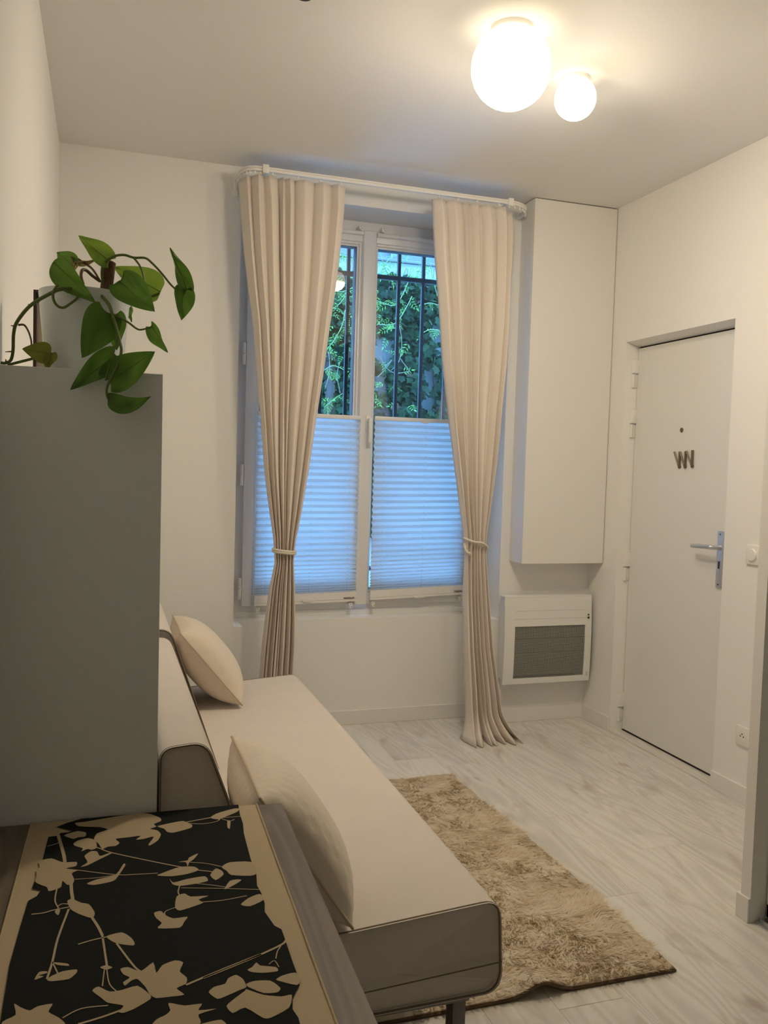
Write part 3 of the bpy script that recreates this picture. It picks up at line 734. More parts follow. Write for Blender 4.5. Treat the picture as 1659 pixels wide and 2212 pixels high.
# ------------------------------------------------------------------ ceiling lamps
def globe_lamp(c, r, label):
    c = Vector(c); e = empty('ceiling_lamp', (c.x, c.y, H))
    a0 = math.acos(min(1, (H-0.012-c.z)/r)) if (H-0.012-c.z) < r else 0.35
    prof = [(r*math.sin(a), -r*math.cos(a)) for a in np.linspace(0.0, math.pi-a0, 26)]
    mb = MB().lathe([(max(p[0], 0.0), p[1]) for p in prof], c, 40, cap=False)
    build('globe', mb, M['globe'], e, recalc=False, ang=180)
    rb = max(prof[-1][0]+0.004, 0.02)
    build('base_ring', MB().lathe([(rb, H-c.z-0.016), (rb+0.003, H-c.z-0.012), (rb+0.003, H-c.z)], c, 40), M['lacquer'], e)
    tag(e, label, 'lamp', 'opal globe ceiling lamps'); return e
globe_lamp((1.231, 2.585, 2.690), 0.1285, 'large round opal globe lamp glowing on the ceiling')
globe_lamp((1.602, 2.820, 2.742), 0.0745, 'small round opal globe lamp glowing on the ceiling')
hk = Zp(653, 2.5, H-0.018)
tag(build('ceiling_fixture', MB().lathe([(0.028, 0.0), (0.030, -0.012), (0.024, -0.020), (0.0, -0.021)], (hk.x, hk.y-0.028, H), 28), M['slot'], None, loc=(hk.x, hk.y-0.028, H)), 'small dark round fixture on the ceiling at the top edge of frame', 'fixture')

# ------------------------------------------------------------------ tall cabinet beside the table
DXR, DYF, DYB, DZT = 0.0985, 1.602, 2.42, 1.552
ds = empty('tall_cabinet', ((XL+DXR)/2, (DYF+DYB)/2, 0))
build('side_panel', MB().box(XL+0.012, DXR, DYF, DYF+0.018, 0, DZT, 0.0008, 1), M['dresser'], ds)
build('side_panel', MB().box(XL+0.012, DXR, DYB-0.018, DYB, 0, DZT, 0.0008, 1), M['dresser'], ds)
build('top_panel', MB().box(XL+0.012, DXR-0.001, DYF+0.019, DYB-0.019, DZT-0.019, DZT-0.0005), M['dresser'], ds)
build('body', MB().box(XL+0.012, DXR-0.020, DYF+0.019, DYB-0.019, 0.06, DZT-0.020), M['dresser'], ds)
for k in range(2):
    ya = DYF+0.020+k*0.390; d = build('cabinet_door', MB().box(DXR-0.019, DXR-0.001, ya, ya+0.386, 0.06, DZT-0.022, 0.0008, 1), M['dresser'], ds)
build('plinth', MB().box(XL+0.012, DXR-0.03, DYF+0.019, DYB-0.019, 0, 0.06), M['dresser'], ds)
tag(ds, 'tall pale grey cabinet with plain side panel carrying the potted plant', 'cabinet')

# framed picture standing behind the pot
fp = empty('framed_picture', (-0.055, 2.02, DZT))
f0 = Yp(73, 627, 2.02); fx0, fz1 = f0.x, f0.z; fx1 = fx0+0.17
build('frame', MB().box(fx0, fx0+0.006, 2.01, 2.03, DZT, fz1, 0.0006, 1).box(fx1-0.006, fx1, 2.01, 2.03, DZT, fz1, 0.0006, 1).box(fx0+0.006, fx1-0.006, 2.01, 2.03, fz1-0.006, fz1).box(fx0+0.006, fx1-0.006, 2.01, 2.03, DZT, DZT+0.006), M['frame_wood'], fp)
build('mat_board', MB().box(fx0+0.006, fx1-0.006, 2.018, 2.028, DZT+0.006, fz1-0.006), M['mat_board'], fp)
build('print', MB().box(fx0+0.006, fx1-0.02, 2.0165, 2.018, fz1-0.026, fz1-0.006), M['board_dark'], fp)  # dark area across the top of the mat board
tag(fp, 'thin dark framed picture standing behind the grey plant pot', 'picture')

# ------------------------------------------------------------------ potted pothos
PY = 1.76
pc = Yp(183, 700, PY); pcx = pc.x
pp = empty('potted_pothos', (pcx, PY, DZT))
rt, rb_ = 0.083, 0.070; ph = 0.158
pot_rot = 0
build('pot', MB().lathe([(0.0, 0.0), (rb_-0.004, 0.0), (rb_, 0.004), (rt, ph-0.003), (rt-0.001, ph), (rt-0.004, ph), (rt-0.006, ph-0.004), (rb_-0.004, 0.03), (0.0, 0.03)], (pcx, PY, DZT), 56), M['pot'], pp)
build('soil', MB().lathe([(0.0, ph-0.02), (rt-0.008, ph-0.024), (rt-0.008, ph-0.05), (0, ph-0.05)], (pcx, PY, DZT), 32), M['soil'], pp)
Q = lambda a, b, y: Yp(a/3.45625, 480+b/3.45625, y)
st0, st1 = Q(820, 300, PY), Q(775, 640, PY)
build('support_stake', MB().tube([st1, st1.lerp(st0, 0.5), st0, st0+Vector((0.0005, 0, 0.003))], [0.011, 0.0115, 0.0115, 0.006], 14), M['stake'], pp)
def spline(pts, n=6):
    p = [Vector(q) for q in pts]; out = []
    for i in range(len(p)-1):
        a, b, c, d = p[max(i-1, 0)], p[i], p[i+1], p[min(i+2, len(p)-1)]
        for k in range(n):
            t = k/n; out.append(0.5*((2*b)+(c-a)*t+(2*a-5*b+4*c-d)*t*t+(3*b-a-3*c+d)*t**3))
    out.append(p[-1]); return out
def stem(name, pts, r, m='stem'):
    s = spline([Q(*p) for p in pts]); r0, r1 = (r if hasattr(r, '__len__') else (r, r))
    build(name, MB().tube(s, [r0+(r1-r0)*i/(len(s)-1) for i in range(len(s))], 8), M[m], pp)
stem('vine', [(745,560,1.76), (700,520,1.72), (590,500,1.68), (460,500,1.665), (380,530,1.665), (230,620,1.67), (130,740,1.68), (102,830,1.69), (97,960,1.70), (80,1030,1.71), (40,1052,1.71), (5,1048,1.71)], (0.0038, 0.0026))
for a, b in (((225,625,1.67), (210,612,1.67)), ((105,775,1.68), (80,772,1.68)), ((95,965,1.70), (38,968,1.70)), ((45,1040,1.71), (43,1022,1.71))):
    stem('aerial_root', [a, b], (0.0016, 0.0006), 'stem_brown')
stem('vine', [(60,1066,1.72), (140,1045,1.71), (260,1015,1.70), (330,1000,1.68)], 0.0026)
stem('vine', [(790,520,1.76), (765,430,1.75), (765,340,1.745), (800,285,1.74), (860,252,1.735), (930,245,1.73), (1000,265,1.73), (1085,268,1.73), (1140,310,1.72), (1210,385,1.715), (1270,460,1.71), (1315,505,1.71)], (0.003, 0.0018))
stem('petiole', [(1000,268,1.73), (1040,320,1.72), (1065,380,1.71), (1075,440,1.70)], (0.0022, 0.0014))
stem('vine', [(735,545,1.74), (740,640,1.70), (755,660,1.67), (790,700,1.64)], 0.0026)
stem('vine', [(720,520,1.72), (770,560,1.68), (815,620,1.66), (838,690,1.64), (870,800,1.62), (897,900,1.60), (905,970,1.585), (880,1060,1.575), (835,1150,1.57), (800,1230,1.568), (797,1290,1.568), (808,1318,1.568)], (0.0036, 0.0018))
stem('petiole', [(880,850,1.61), (860,930,1.60), (830,1030,1.58), (800,1130,1.575), (790,1180,1.57)], 0.0018)
stem('petiole', [(838,685,1.64), (900,715,1.64), (960,750,1.64), (1020,795,1.64), (1060,802,1.64), (1128,782,1.64)], (0.0022, 0.0014))
stem('petiole', [(430,470,1.655), (398,520,1.65), (400,580,1.65), (430,625,1.65), (475,638,1.65), (530,605,1.66), (575,570,1.67), (580,545,1.70)], 0.0024, 'stem')
stem('petiole', [(740,515,1.74), (825,495,1.72), (860,465,1.70), (897,440,1.69)], 0.002)
stem('petiole', [(930,590,1.80), (1020,575,1.80), (1140,552,1.80), (1190,530,1.80)], 0.0024)
stem('petiole', [(750,445,1.76), (690,350,1.77), (620,300,1.78), (560,262,1.79), (538,262,1.79), (550,300,1.78)], 0.0022, 'stem_brown')
stem('petiole', [(745,440,1.75), (690,400,1.74), (645,360,1.73), (615,358,1.72), (605,400,1.71), (620,460,1.70)], 0.003, 'stem_brown')
stem('petiole', [(135,768,1.68), (180,768,1.68), (212,815,1.675), (232,880,1.67), (235,930,1.67)], (0.002, 0.0014), 'stem_brown')
stem('petiole', [(1318,505,1.71), (1350,500,1.71), (1395,495,1.71)], 0.0014)
def leaf(base, tip, width, roll=0.0, fold=0.25, droop=0.10, m='pothos', lobes=1.0, twist=0.0, bow=0.0):
    b, t = Q(*base), Q(*tip); ax = t-b; L = ax.length; ax.normalize()
    view = ((b+t)/2-Vector((0, 0, CAMZ))).normalized()
    nrm = -(view-ax*view.dot(ax)); nrm.normalize()
    nrm = Matrix.Rotation(math.radians(roll), 3, ax) @ nrm
    side = ax.cross(nrm)
    W = width/3.45625/FPX*((b+t)/2-Vector((0, 0, CAMZ))).length/2
    nu, nv = 13, 25; mb = MB()
    def P(i, j):
        s = (j/(nv-1))**1.6; u = (i/(nu-1))*2-1; a = abs(u)
        w = W*1.06*(math.sin(math.pi*s**0.55)**0.8)*(1-0.18*s) if 0 < j < nv-1 else 0.0
        tw = twist*s
        n2 = nrm*math.cos(tw)+side*math.sin(tw); s2 = side*math.cos(tw)-nrm*math.sin(tw)
        lob = 0.13*L*lobes*a**1.6*math.exp(-(s/0.22)**2)*min(1, s/0.03)
        return b + ax*(L*s-lob) + s2*(w*u*(1-0.10*fold)+bow*L*math.sin(math.pi*s)) + n2*(fold*w*(a**1.3-0.3)-droop*L*(s-0.35)**2+0.0015*math.sin(9*s+4*u))
    mb.grid(P, nu, nv)
    o = build('leaf', mb, M[m], pp, recalc=False, ang=180)
    vein = spline([P(6, j)+(-view)*0.0004 for j in range(0, nv, 2)], 2)
    build('midrib', MB().tube(vein, [0.0009*(1-0.8*i/(len(vein)-1)) for i in range(len(vein))], 5), M['stem'], o)
    return o
leaf((815,290,1.74), (590,95,1.73), 165, 25, 0.25, m='pothos_bright')
leaf((548,330,1.79), (425,225,1.80), 165, -20, 0.2, -0.05)
leaf((395,300,1.665), (708,600,1.66), 215, 35, 0.35, 0.02, lobes=0.0)
leaf((895,440,1.69), (1155,662,1.67), 245, -15, 0.3)
leaf((1200,520,1.80), (850,330,1.78), 230, 10, 0.3, m='pothos_bright', lobes=0.25)
leaf((1398,505,1.71), (1280,187,1.70), 135, 30, 0.3, twist=0.4)
leaf((1372,500,1.71), (1360,730,1.70), 170, -25, 0.4)
leaf((1128,775,1.64), (1245,975,1.63), 130, 40, 0.5)
leaf((800,672,1.635), (618,1008,1.60), 265, -10, 0.15)
leaf((850,690,1.66), (868,950,1.64), 170, 10, 0.2)
leaf((862,990,1.60), (525,1245,1.575), 185, 12, 0.2)
leaf((815,1185,1.575), (1158,962,1.575), 240, -8, 0.2)
leaf((803,1322,1.57), (1125,1298,1.555), 150, -20, 0.3, 0.05, bow=0.20, lobes=0.3)
leaf((380,985,1.67), (165,945,1.665), 150, 0, 0.2, m='leaf_yellow', lobes=0.2)
leaf((380,975,1.675), (345,1100,1.67), 110, 20, 0.3, m='leaf_yellow')
leaf((550,310,1.78), (745,285,1.77), 50, 40, 0.6, 0.2, m='stem_dry', lobes=0.2)
leaf((565,300,1.78), (540,390,1.775), 45, 10, 0.5, 0.1, m='stem_dry', lobes=0.2)
leaf((968,640,1.83), (978,745,1.82), 60, 40, 0.3)
leaf((500,340,1.80), (545,370,1.79), 70, 20, 0.2)
tag(pp, 'trailing green pothos in a grey pot on top of the tall cabinet', 'potted plant')

# ------------------------------------------------------------------ sofa bed
SY0, SY1 = 1.625, 3.665
sf = empty('sofa_bed', (0.48, (SY0+SY1)/2, 0))
def rprof(pts, rad, n=6):
    """round the corners of a polygon (x,z)"""
    out = []; N = len(pts)
    for i in range(N):
        p0, p, p1 = Vector(pts[i-1]), Vector(pts[i]), Vector(pts[(i+1) % N]); r = rad[i] if hasattr(rad, '__len__') else rad
        a = p+(p0-p).normalized()*r; b = p+(p1-p).normalized()*r
        for k in range(n+1):
            t = k/n; out.append(a*(1-t)**2+p*2*t*(1-t)+b*t*t)
    return [q for i, q in enumerate(out) if (q-out[i-1]).length > 1e-4]
def extrude_y(prof, y0, y1, edge=0.012, bulge=0.0, ny=12):
    mb = MB(); n = len(prof); c = sum(prof, Vector((0, 0)))/n; rings = []
    for k in range(4):
        a = (k/3)*math.pi/2; rings.append((y0+edge*(1-math.sin(a)), edge*(1-math.cos(a)) if False else edge*(1-math.sin(a))*0.6))
    for k in range(1, ny): rings.append((y0+edge+(y1-y0-2*edge)*k/ny, 0))
    for k in range(3, -1, -1):
        a = (k/3)*math.pi/2; rings.append((y1-edge*(1-math.sin(a)), edge*(1-math.sin(a))*0.6))
    vs = []
    for y, ins in rings:
        t = (y-y0)/(y1-y0); b = bulge*math.sin(math.pi*min(1, max(0, t)))**0.5
        for p in prof:
            d = p-c; q = p-d.normalized()*ins+Vector((0, b if d.y > 0 else 0)); vs.append((q.x, y, q.y))
    for j in range(len(rings)-1):
        for k in range(n): mb.f.append((j*n+k, j*n+(k+1)%n, (j+1)*n+(k+1)%n, (j+1)*n+k))
    i0 = len(vs); vs.append((c.x, rings[0][0]-0.001, c.y)); vs.append((c.x, rings[-1][0]+0.001, c.y)); o2 = (len(rings)-1)*n
    for k in range(n): mb.f.append((i0, (k+1) % n, k)); mb.f.append((i0+1, o2+k, o2+(k+1) % n))
    mb.v = vs; return mb
seat_prof = rprof([(0.20, 0.258), (0.815, 0.268), (0.832, 0.300), (0.822, 0.474), (0.20, 0.428)], [0.02, 0.025, 0.02, 0.042, 0.02])
seat = build('seat', extrude_y(seat_prof, SY0, SY1, 0.012, 0.006, 24), M['sofa'], sf, ang=60)
def pipe(prof, y, r=0.0028, inset=0.0):
    c = sum(prof, Vector((0, 0)))/len(prof)
    return MB().tube([(p.x-(p-c).normalized().x*inset, y, p.y-(p-c).normalized().y*inset) for p in prof], r, 8, close=True)
build('piping', pipe(seat_prof, SY0+0.006, inset=0.002), M['piping'], seat)
build('piping', pipe(seat_prof, SY1-0.006, inset=0.002), M['piping'], seat)
build('seam', MB().tube([(0.22, SY0-0.0005, 0.298), (0.5, SY0-0.0012, 0.318), (0.829, SY0-0.0003, 0.336)], 0.0016, 6), M['piping'], seat)
for (ya, yb, dx, dz) in ((SY0, 2.640, 0, 0), (2.655, SY1, 0.010, 0.020)):
    bp = rprof([(0.104, 0.40+dz), (0.345+dx, 0.40+dz), (0.186+dx, 0.862+dz), (0.104, 0.868+dz)], [0.02, 0.02, 0.030, 0.028])
    if dz == 0: bp = rprof([(0.106, 0.40), (0.352, 0.43), (0.190, 0.866), (0.104, 0.858)], [0.02, 0.02, 0.030, 0.026])
    bk = build('backrest', extrude_y(bp, ya, yb, 0.012, 0.004, 14), M['sofa'], sf, ang=60)
    build('piping', pipe(bp, ya+0.006, inset=0.002), M['piping'], bk); build('piping', pipe(bp, yb-0.006, inset=0.002), M['piping'], bk)
build('base_frame', MB().box(0.22, 0.78, SY0+0.05, SY1-0.05, 0.225, 0.262, 0.004), M['leg'], sf)
for lx in (0.26, 0.755):
    for ly in (SY0+0.07, SY1-0.07):
        build('leg', MB().box(lx-0.016, lx+0.016, ly-0.02, ly+0.02, 0, 0.23, 0.003), M['leg'], sf)
tag(sf, 'beige armless sofa bed with piped seat and split backrest', 'sofa')

def cushion(y0, size, label, top, bot, thick=0.078, seed=1):
    """square cushion leaning on the backrest; top/bot: (x,z) of its near side edge"""
    T, B = Vector((top[0], 0, top[1])), Vector((bot[0], 0, bot[1]))
    ax = (T-B); Lh = ax.length; ax.normalize(); yv = Vector((0, 1, 0)); nv = yv.cross(ax); nv.normalize()
    if nv.x < 0: nv = -nv
    c = Vector((0, y0+size/2, 0))+(T+B)/2
    e = empty('cushion', (bot[0]-0.05, y0+size/2, bot[1]))
    n = 41; rnd = random.Random(seed)
    def outline(u, v):
        ku = 1-0.055*(1-v*v)*abs(u)**3; kv = 1-0.055*(1-u*u)*abs(v)**3
        return u*ku, v*kv
    wr = [(rnd.uniform(0, 6.28), rnd.uniform(5, 11)) for _ in range(4)]
    def P(u, v, sgn):
        a, b = outline(u, v)
        h = max(0, (1-abs(u)**2.6))**0.52*max(0, (1-abs(v)**2.6))**0.52
        edge = (max(abs(u), abs(v)))**4
        wrk = 0.006*edge*(math.sin(wr[0][1]*4*u+wr[0][0])*math.sin(wr[1][1]*2*v+wr[1][0]))*(1-max(abs(u), abs(v))**12)
        return c+yv*(a*size/2)+ax*(b*Lh/2)+nv*(sgn*(thick*h+wrk))
    mb = MB()
    for sgn in (1, -1):
        mb.grid(lambda i, j: P(i/(n-1)*2-1, j/(n-1)*2-1, sgn), n, n)
    build('cover', mb, M['cushion'], e, recalc=False, ang=180)
    ring = [(-1, -1+2*k/24) for k in range(24)]+[(-1+2*k/24, 1) for k in range(24)]+[(1, 1-2*k/24) for k in range(24)]+[(1-2*k/24, -1) for k in range(24)]
    build('piping', MB().tube([P(u, v, 1) for u, v in ring], 0.0032, 8, close=True), M['piping_light'], e)
    tag(e, label, 'cushion', 'beige cushions on the sofa bed'); return e
M['piping_light'] = mat('cushion_piping', (0.56, 0.47, 0.36), 0.9)
cushion(1.612, 0.385, 'beige cushion at the table end of the sofa bed', (0.292, 0.752), (0.486, 0.466), 0.088)
cushion(3.235, 0.40, 'beige cushion at the window end of the sofa bed', (0.276, 0.752), (0.510, 0.470), 0.092, seed=5)

# ------------------------------------------------------------------ rug
RX0, RX1, RY0, RY1 = 0.50, 1.535, 1.965, 3.525
def rug_z(x, y):
    w = 0.030*math.exp(-((x-1.115)/0.055)**2)*max(0, 1-(y-RY0)/0.22)**1.5
    return w
nx, ny = 90, 120
def rug_edge(x, y):
    return x+0.010*math.sin(y*3.1)*((x-RX0)/(RX1-RX0))-0.014*(y-RY0-0.8), y
rg = empty('rug', ((RX0+RX1)/2, (RY0+RY1)/2, 0))
mbk = MB()
def Pb(i, j, dz):
    x = RX0+(RX1-RX0)*i/(nx-1); y = RY0+(RY1-RY0)*j/(ny-1); z = rug_z(x, y)+dz; x, y = rug_edge(x, y)
    if x > RX1-9: pass
    return (x+ (0.014*(RY0+0.8-y)*-2 if False else 0), y, z)
mbk.grid(lambda i, j: Pb(i, j, 0.001), nx, ny); mbk.grid(lambda i, j: Pb(i, j, 0.008), nx, ny)
n0 = nx*ny
bd = [i for i in range(nx)]+[j*nx+nx-1 for j in range(1, ny)]+[(ny-1)*nx+i for i in range(nx-2, -1, -1)]+[j*nx for j in range(ny-2, 0, -1)]
for a, b in zip(bd, bd[1:]+bd[:1]): mbk.f.append((a, b, b+n0, a+n0))
build('backing', mbk, M['rug_back'], rg, recalc=True, ang=60)
edge = [Pb(i, 0, 0.004) for i in range(nx)]+[Pb(nx-1, j, 0.004) for j in range(1, ny)]
build('binding', MB().tube(edge, 0.0045, 6), M['rug_binding'], rg)
# silky pile: short blades leaning in swirled tufts
rng = np.random.default_rng(3); NB = 40000
bx = RX0+0.25+(RX1-RX0-0.25)*rng.random(NB); by = RY0+(RY1-RY0)*rng.random(NB)
def vnoise(x, y, s, seed):
    r = np.random.default_rng(seed); G = r.standard_normal((64, 64))
    X, Y = x*s, y*s; ix, iy = np.floor(X).astype(int), np.floor(Y).astype(int); fx, fy_ = X-ix, Y-iy
    fx = fx*fx*(3-2*fx); fy_ = fy_*fy_*(3-2*fy_)
    g = lambda a, b: G[a % 64, b % 64]
    return (g(ix, iy)*(1-fx)+g(ix+1, iy)*fx)*(1-fy_)+(g(ix, iy+1)*(1-fx)+g(ix+1, iy+1)*fx)*fy_
pnx, pny = 240, 380
gx = np.linspace(RX0, RX1, pnx); gy = np.linspace(RY0, RY1, pny); GX, GY_ = np.meshgrid(gx, gy)
streak = vnoise(GX+0.25*GY_, GY_-0.4*GX, 16, 6)+0.8*vnoise(GX*0.8+0.5*GY_, GY_*1.3, 34, 7)+0.6*vnoise(GX, GY_, 75, 8)
tuft = 0.0017*streak+0.0007*rng.standard_normal(GX.shape)
rim = np.minimum.reduce([(RX1-GX), (GY_-RY0), (RY1-GY_)])
HZ = 0.0105+np.clip(rim/0.012, 0, 1)*0.007+tuft*np.clip(rim/0.01, 0.2, 1)+0.030*np.exp(-((GX-1.115)/0.055)**2)*np.clip(1-(GY_-RY0)/0.22, 0, 1)**1.5
EX = GX+0.010*np.sin(GY_*3.1)*((GX-RX0)/(RX1-RX0))-0.014*(GY_-RY0-0.8)
ps = MB(); ps.v = np.stack([EX.ravel(), GY_.ravel(), HZ.ravel()], 1).tolist()
ps.f = [(j*pnx+i, j*pnx+i+1, (j+1)*pnx+i+1, (j+1)*pnx+i) for j in range(pny-1) for i in range(pnx-1)]
build('pile_surface', ps, M['rug'], rg, recalc=False, ang=180)
ang = -1.2+0.8*vnoise(bx, by, 5, 1)+0.8*vnoise(bx, by, 14, 2)+0.5*vnoise(bx, by, 38, 3)+0.25*rng.standard_normal(NB)
lean = np.clip(1.10+0.12*vnoise(bx, by, 9, 4)+0.10*rng.standard_normal(NB), 0.2, 1.3)
hl = 0.024+0.006*rng.random(NB)
ex = bx+0.010*np.sin(by*3.1)*((bx-RX0)/(RX1-RX0))-0.014*(by-RY0-0.8)
bz = 0.014+0.030*np.exp(-((bx-1.115)/0.055)**2)*np.clip(1-(by-RY0)/0.22, 0, 1)**1.5
dx, dy, dz = np.cos(ang)*np.sin(lean)*hl, np.sin(ang)*np.sin(lean)*hl, np.cos(lean)*hl
wx, wy = -np.sin(ang)*0.0019, np.cos(ang)*0.0019
V = np.empty((NB, 3, 3)); V[:, 1] = np.stack([ex-wx, by-wy, bz], 1); V[:, 0] = np.stack([ex+wx, by+wy, bz], 1); V[:, 2] = np.stack([ex+dx, by+dy, bz+dz], 1)
V = V.reshape(-1, 3)-np.array(ORG[rg][:])
me = bpy.data.meshes.new('pile'); me.vertices.add(len(V)); me.vertices.foreach_set('co', V.ravel())
me.loops.add(NB*3); me.loops.foreach_set('vertex_index', np.arange(NB*3)); me.polygons.add(NB); me.polygons.foreach_set('loop_start', np.arange(NB)*3); me.polygons.foreach_set('loop_total', np.full(NB, 3))
me.update(); me.materials.append(M['rug'])
nn = np.stack([dx*0.55, dy*0.55, np.full(NB, 0.0)], 1)/hl[:, None]+np.array([0, 0, 1.0]); nn /= np.linalg.norm(nn, axis=1)[:, None]
me.polygons.foreach_set('use_smooth', np.ones(NB, dtype=bool))
po = bpy.data.objects.new('pile', me); COL.objects.link(po); po.parent = rg; po['kind'] = 'stuff'
tag(rg, 'beige silky shag rug on the pale plank floor in front of sofa', 'rug')

# ------------------------------------------------------------------ table with runner
TZ = 0.75
tb = empty('dining_table', (0.07, 1.05, 0)); TR = Matrix.Translation((0, 1.595, 0)) @ Matrix.Rotation(-0.027, 4, 'Z')
TXa, TXb, TYa = -0.172, 0.329, -1.10
top = MB()
build('table_top', top.box(TXa, TXb, TYa, 0, TZ-0.028, TZ, 0.0015, 1, TR), M['table'], tb, ang=30)
build('apron', MB().box(TXa+0.05, TXb-0.05, TYa+0.05, -0.05, TZ-0.085, TZ-0.029, M=TR), M['table'], tb, smooth=False)
for lx in (TXa+0.03, TXb-0.06):
    for ly in (TYa+0.03, -0.06):
        build('leg', MB().box(lx, lx+0.04, ly-0.0, ly+0.04, 0, TZ-0.029, 0.003, M=TR), M['table'], tb)
tag(tb, 'narrow grey brown wooden table in the lower foreground', 'table')

rn = empty('table_runner', (0.07, 1.05, TZ))
ra = lambda a, b: Zp(a/2.9625, 1700+b/2.9625, TZ+0.002)
rb2 = lambda a, b: Zp(400+a/3.318, 1580+b/3.318, TZ+0.002)
rl, rr_ = -0.128, 0.2815
def Pr(i, j, dz=0.0):
    u = i/40; v = j/80; x = rl+0.012+(rr_-rl-0.012)*u; y = -0.002-1.06*v
    w = 0.0008*math.sin(23*v+3*u)*math.sin(9*u+5*v)+0.0004*math.sin(80*v+4*u)*(u > 0.85)
    p = TR @ Vector((x, y, TZ+0.0016+dz+max(w, -0.001)*0.6)); return (p.x, p.y, p.z)
mb = MB(); mb.grid(lambda i, j: Pr(i, j), 41, 81)
cloth = build('runner_cloth', mb, M['runner'], rn, recalc=False)
# hem fold along both long sides
for xx in (rl+0.0125, rr_-0.0005):
    build('hem', MB().tube([TR @ Vector((xx, -0.003-1.055*k/60, TZ+0.0025)) for k in range(61)], 0.0016, 6), M['runner'], rn)
ZB, ZF = TZ+0.0036, TZ+0.0042
black = [ra(*p) for p in ((1525,118), (1535,180), (1555,240), (1560,300), (1575,360), (1605,470), (1640,560), (1645,640))]
black += [rb2(*p) for p in ((520,1120), (545,1165), (570,1240), (570,1300), (640,1400), (690,1425), (720,1510), (770,1660), (800,1740), (820,1830), (790,1880), (770,1930), (770,2000), (810,2060), (830,2130))]
yend = (TR @ Vector((0, -1.055, 0))).y
black += [Vector((0.205, 0.80, 0)), Vector((0.19, yend+0.03, 0)), Vector((-0.105, yend+0.03, 0)), Vector((-0.1, 0.9, 0))]
black += [ra(*p) for p in ((-30,1700), (3,1500), (60,1150), (130,900), (180,735), (235,705), (262,665), (205,655), (222,610), (250,600), (270,480), (310,325), (365,318), (390,300), (440,295), (460,285), (360,262), (430,235), (520,205), (700,186))]
black[0].y = min(black[0].y, 1.592)
pb = MB(); pb.v = [(p.x, min(p.y, 1.591), ZB) for p in black]; pb.f = [tuple(range(len(black)))]
build('black_ground', pb, M['runner_black'], rn, smooth=False, recalc=False)
A_ = [
 [(480,238),(560,228),(740,196),(890,176),(960,180),(1025,205),(1030,225),(985,245),(1000,262),(960,275),(1005,285),(1030,310),(1010,350),(960,382),(950,375),(985,325),(920,340),(870,345),(900,320),(820,330),(740,340),(765,365),(740,385),(690,390),(655,405),(630,370),(600,345),(620,305),(690,280),(640,265),(560,262),(500,258)],
 [(470,370),(500,350),(560,335),(610,350),(620,395),(590,410),(560,405),(520,420),(530,400),(480,385)],
 [(540,450),(580,420),(620,420),(640,450),(700,430),(720,430),(640,470),(560,510),(515,520),(560,490)],
 [(410,320),(440,305),(500,290),(550,300),(545,325),(500,330),(470,340)],
 [(1005,260),(1060,245),(1170,225),(1228,250),(1220,270),(1110,300),(1070,295),(1050,275)],
 [(1345,205),(1380,180),(1440,160),(1500,145),(1530,145),(1520,165),(1450,195),(1400,215)],
 [(1455,225),(1475,225),(1470,275),(1455,265)],
 [(250,482),(330,465),(400,490),(490,488),(485,515),(420,530),(500,540),(460,560),(475,600),(465,630),(430,635),(400,610),(390,650),(340,670),(310,675),(300,650),(260,635),(225,615),(235,570),(230,540),(255,520)],
 [(430,740),(460,725),(520,750),(570,760),(605,810),(600,840),(570,845),(500,820),(450,790)],
 [(680,965),(780,940),(840,975),(862,1010),(850,1025),(770,1015),(720,1000)],
 [(640,1165),(680,1150),(720,1165),(680,1180)],
 [(340,1132),(430,1140),(442,1155),(370,1150)],
 [(220,1245),(250,1195),(300,1190),(300,1202),(245,1217),(280,1222)],
 [(300,1245),(330,1220),(400,1190),(490,1178),(490,1200),(440,1240),(330,1254)],
 [(350,810),(370,785),(385,800),(372,830)],
 [(555,627),(620,600),(740,570),(790,500),(802,510),(740,600),(690,620),(600,636)],
 [(1005,575),(1050,555),(1150,520),(1240,518),(1272,540),(1200,565),(1100,580)],
 [(1140,488),(1200,478),(1210,460),(1268,433),(1240,470),(1212,490),(1200,518),(1190,490)],
 [(1345,572),(1380,530),(1420,545),(1430,570),(1380,605)],
 [(1418,520),(1470,490),(1612,488),(1642,560),(1600,577),(1480,572),(1450,545)],
 [(1435,665),(1470,610),(1520,600),(1545,605),(1500,635)],
 [(1085,595),(1110,620),(1200,597),(1310,580),(1330,610),(1240,630),(1150,642),(1105,632)],
 [(1130,710),(1180,690),(1220,710),(1335,705),(1270,730),(1300,750),(1220,780),(1150,800),(1120,780)],
 [(1540,762),(1590,720),(1662,693),(1690,730),(1600,772)],
 [(985,815),(1030,803),(1060,830),(1110,850),(1200,840),(1180,870),(1150,910),(1010,914),(1035,880),(1000,850)],
 [(770,1175),(820,1163),(900,1190),(980,1133),(1000,1200),(1040,1150),(1120,1120),(1172,1133),(1150,1190),(1195,1230),(1190,1270),(1130,1300),(1180,1340),(1100,1352),(1000,1362),(960,1340),(930,1290),(880,1240),(840,1250),(800,1282),(788,1260),(830,1230),(790,1210)],
 [(590,1315),(630,1288),(700,1320),(780,1310),(880,1283),(960,1340),(960,1370),(860,1430),(790,1457),(758,1450),(790,1410),(690,1392),(650,1362)],
 [(90,1398),(130,1420),(190,1442),(240,1415),(337,1398),(310,1450),(380,1490),(420,1540),(300,1640),(100,1650),(0,1600),(15,1515),(100,1470)],
 [(1335,1325),(1370,1290),(1440,1270),(1460,1235),(1510,1213),(1555,1240),(1577,1290),(1530,1312),(1440,1352),(1390,1367)],
 [(1000,1500),(1060,1470),(1090,1440),(1078,1393),(1180,1410),(1292,1398),(1270,1440),(1385,1430),(1270,1467),(1285,1520),(1200,1600),(1050,1620),(960,1560)],
]
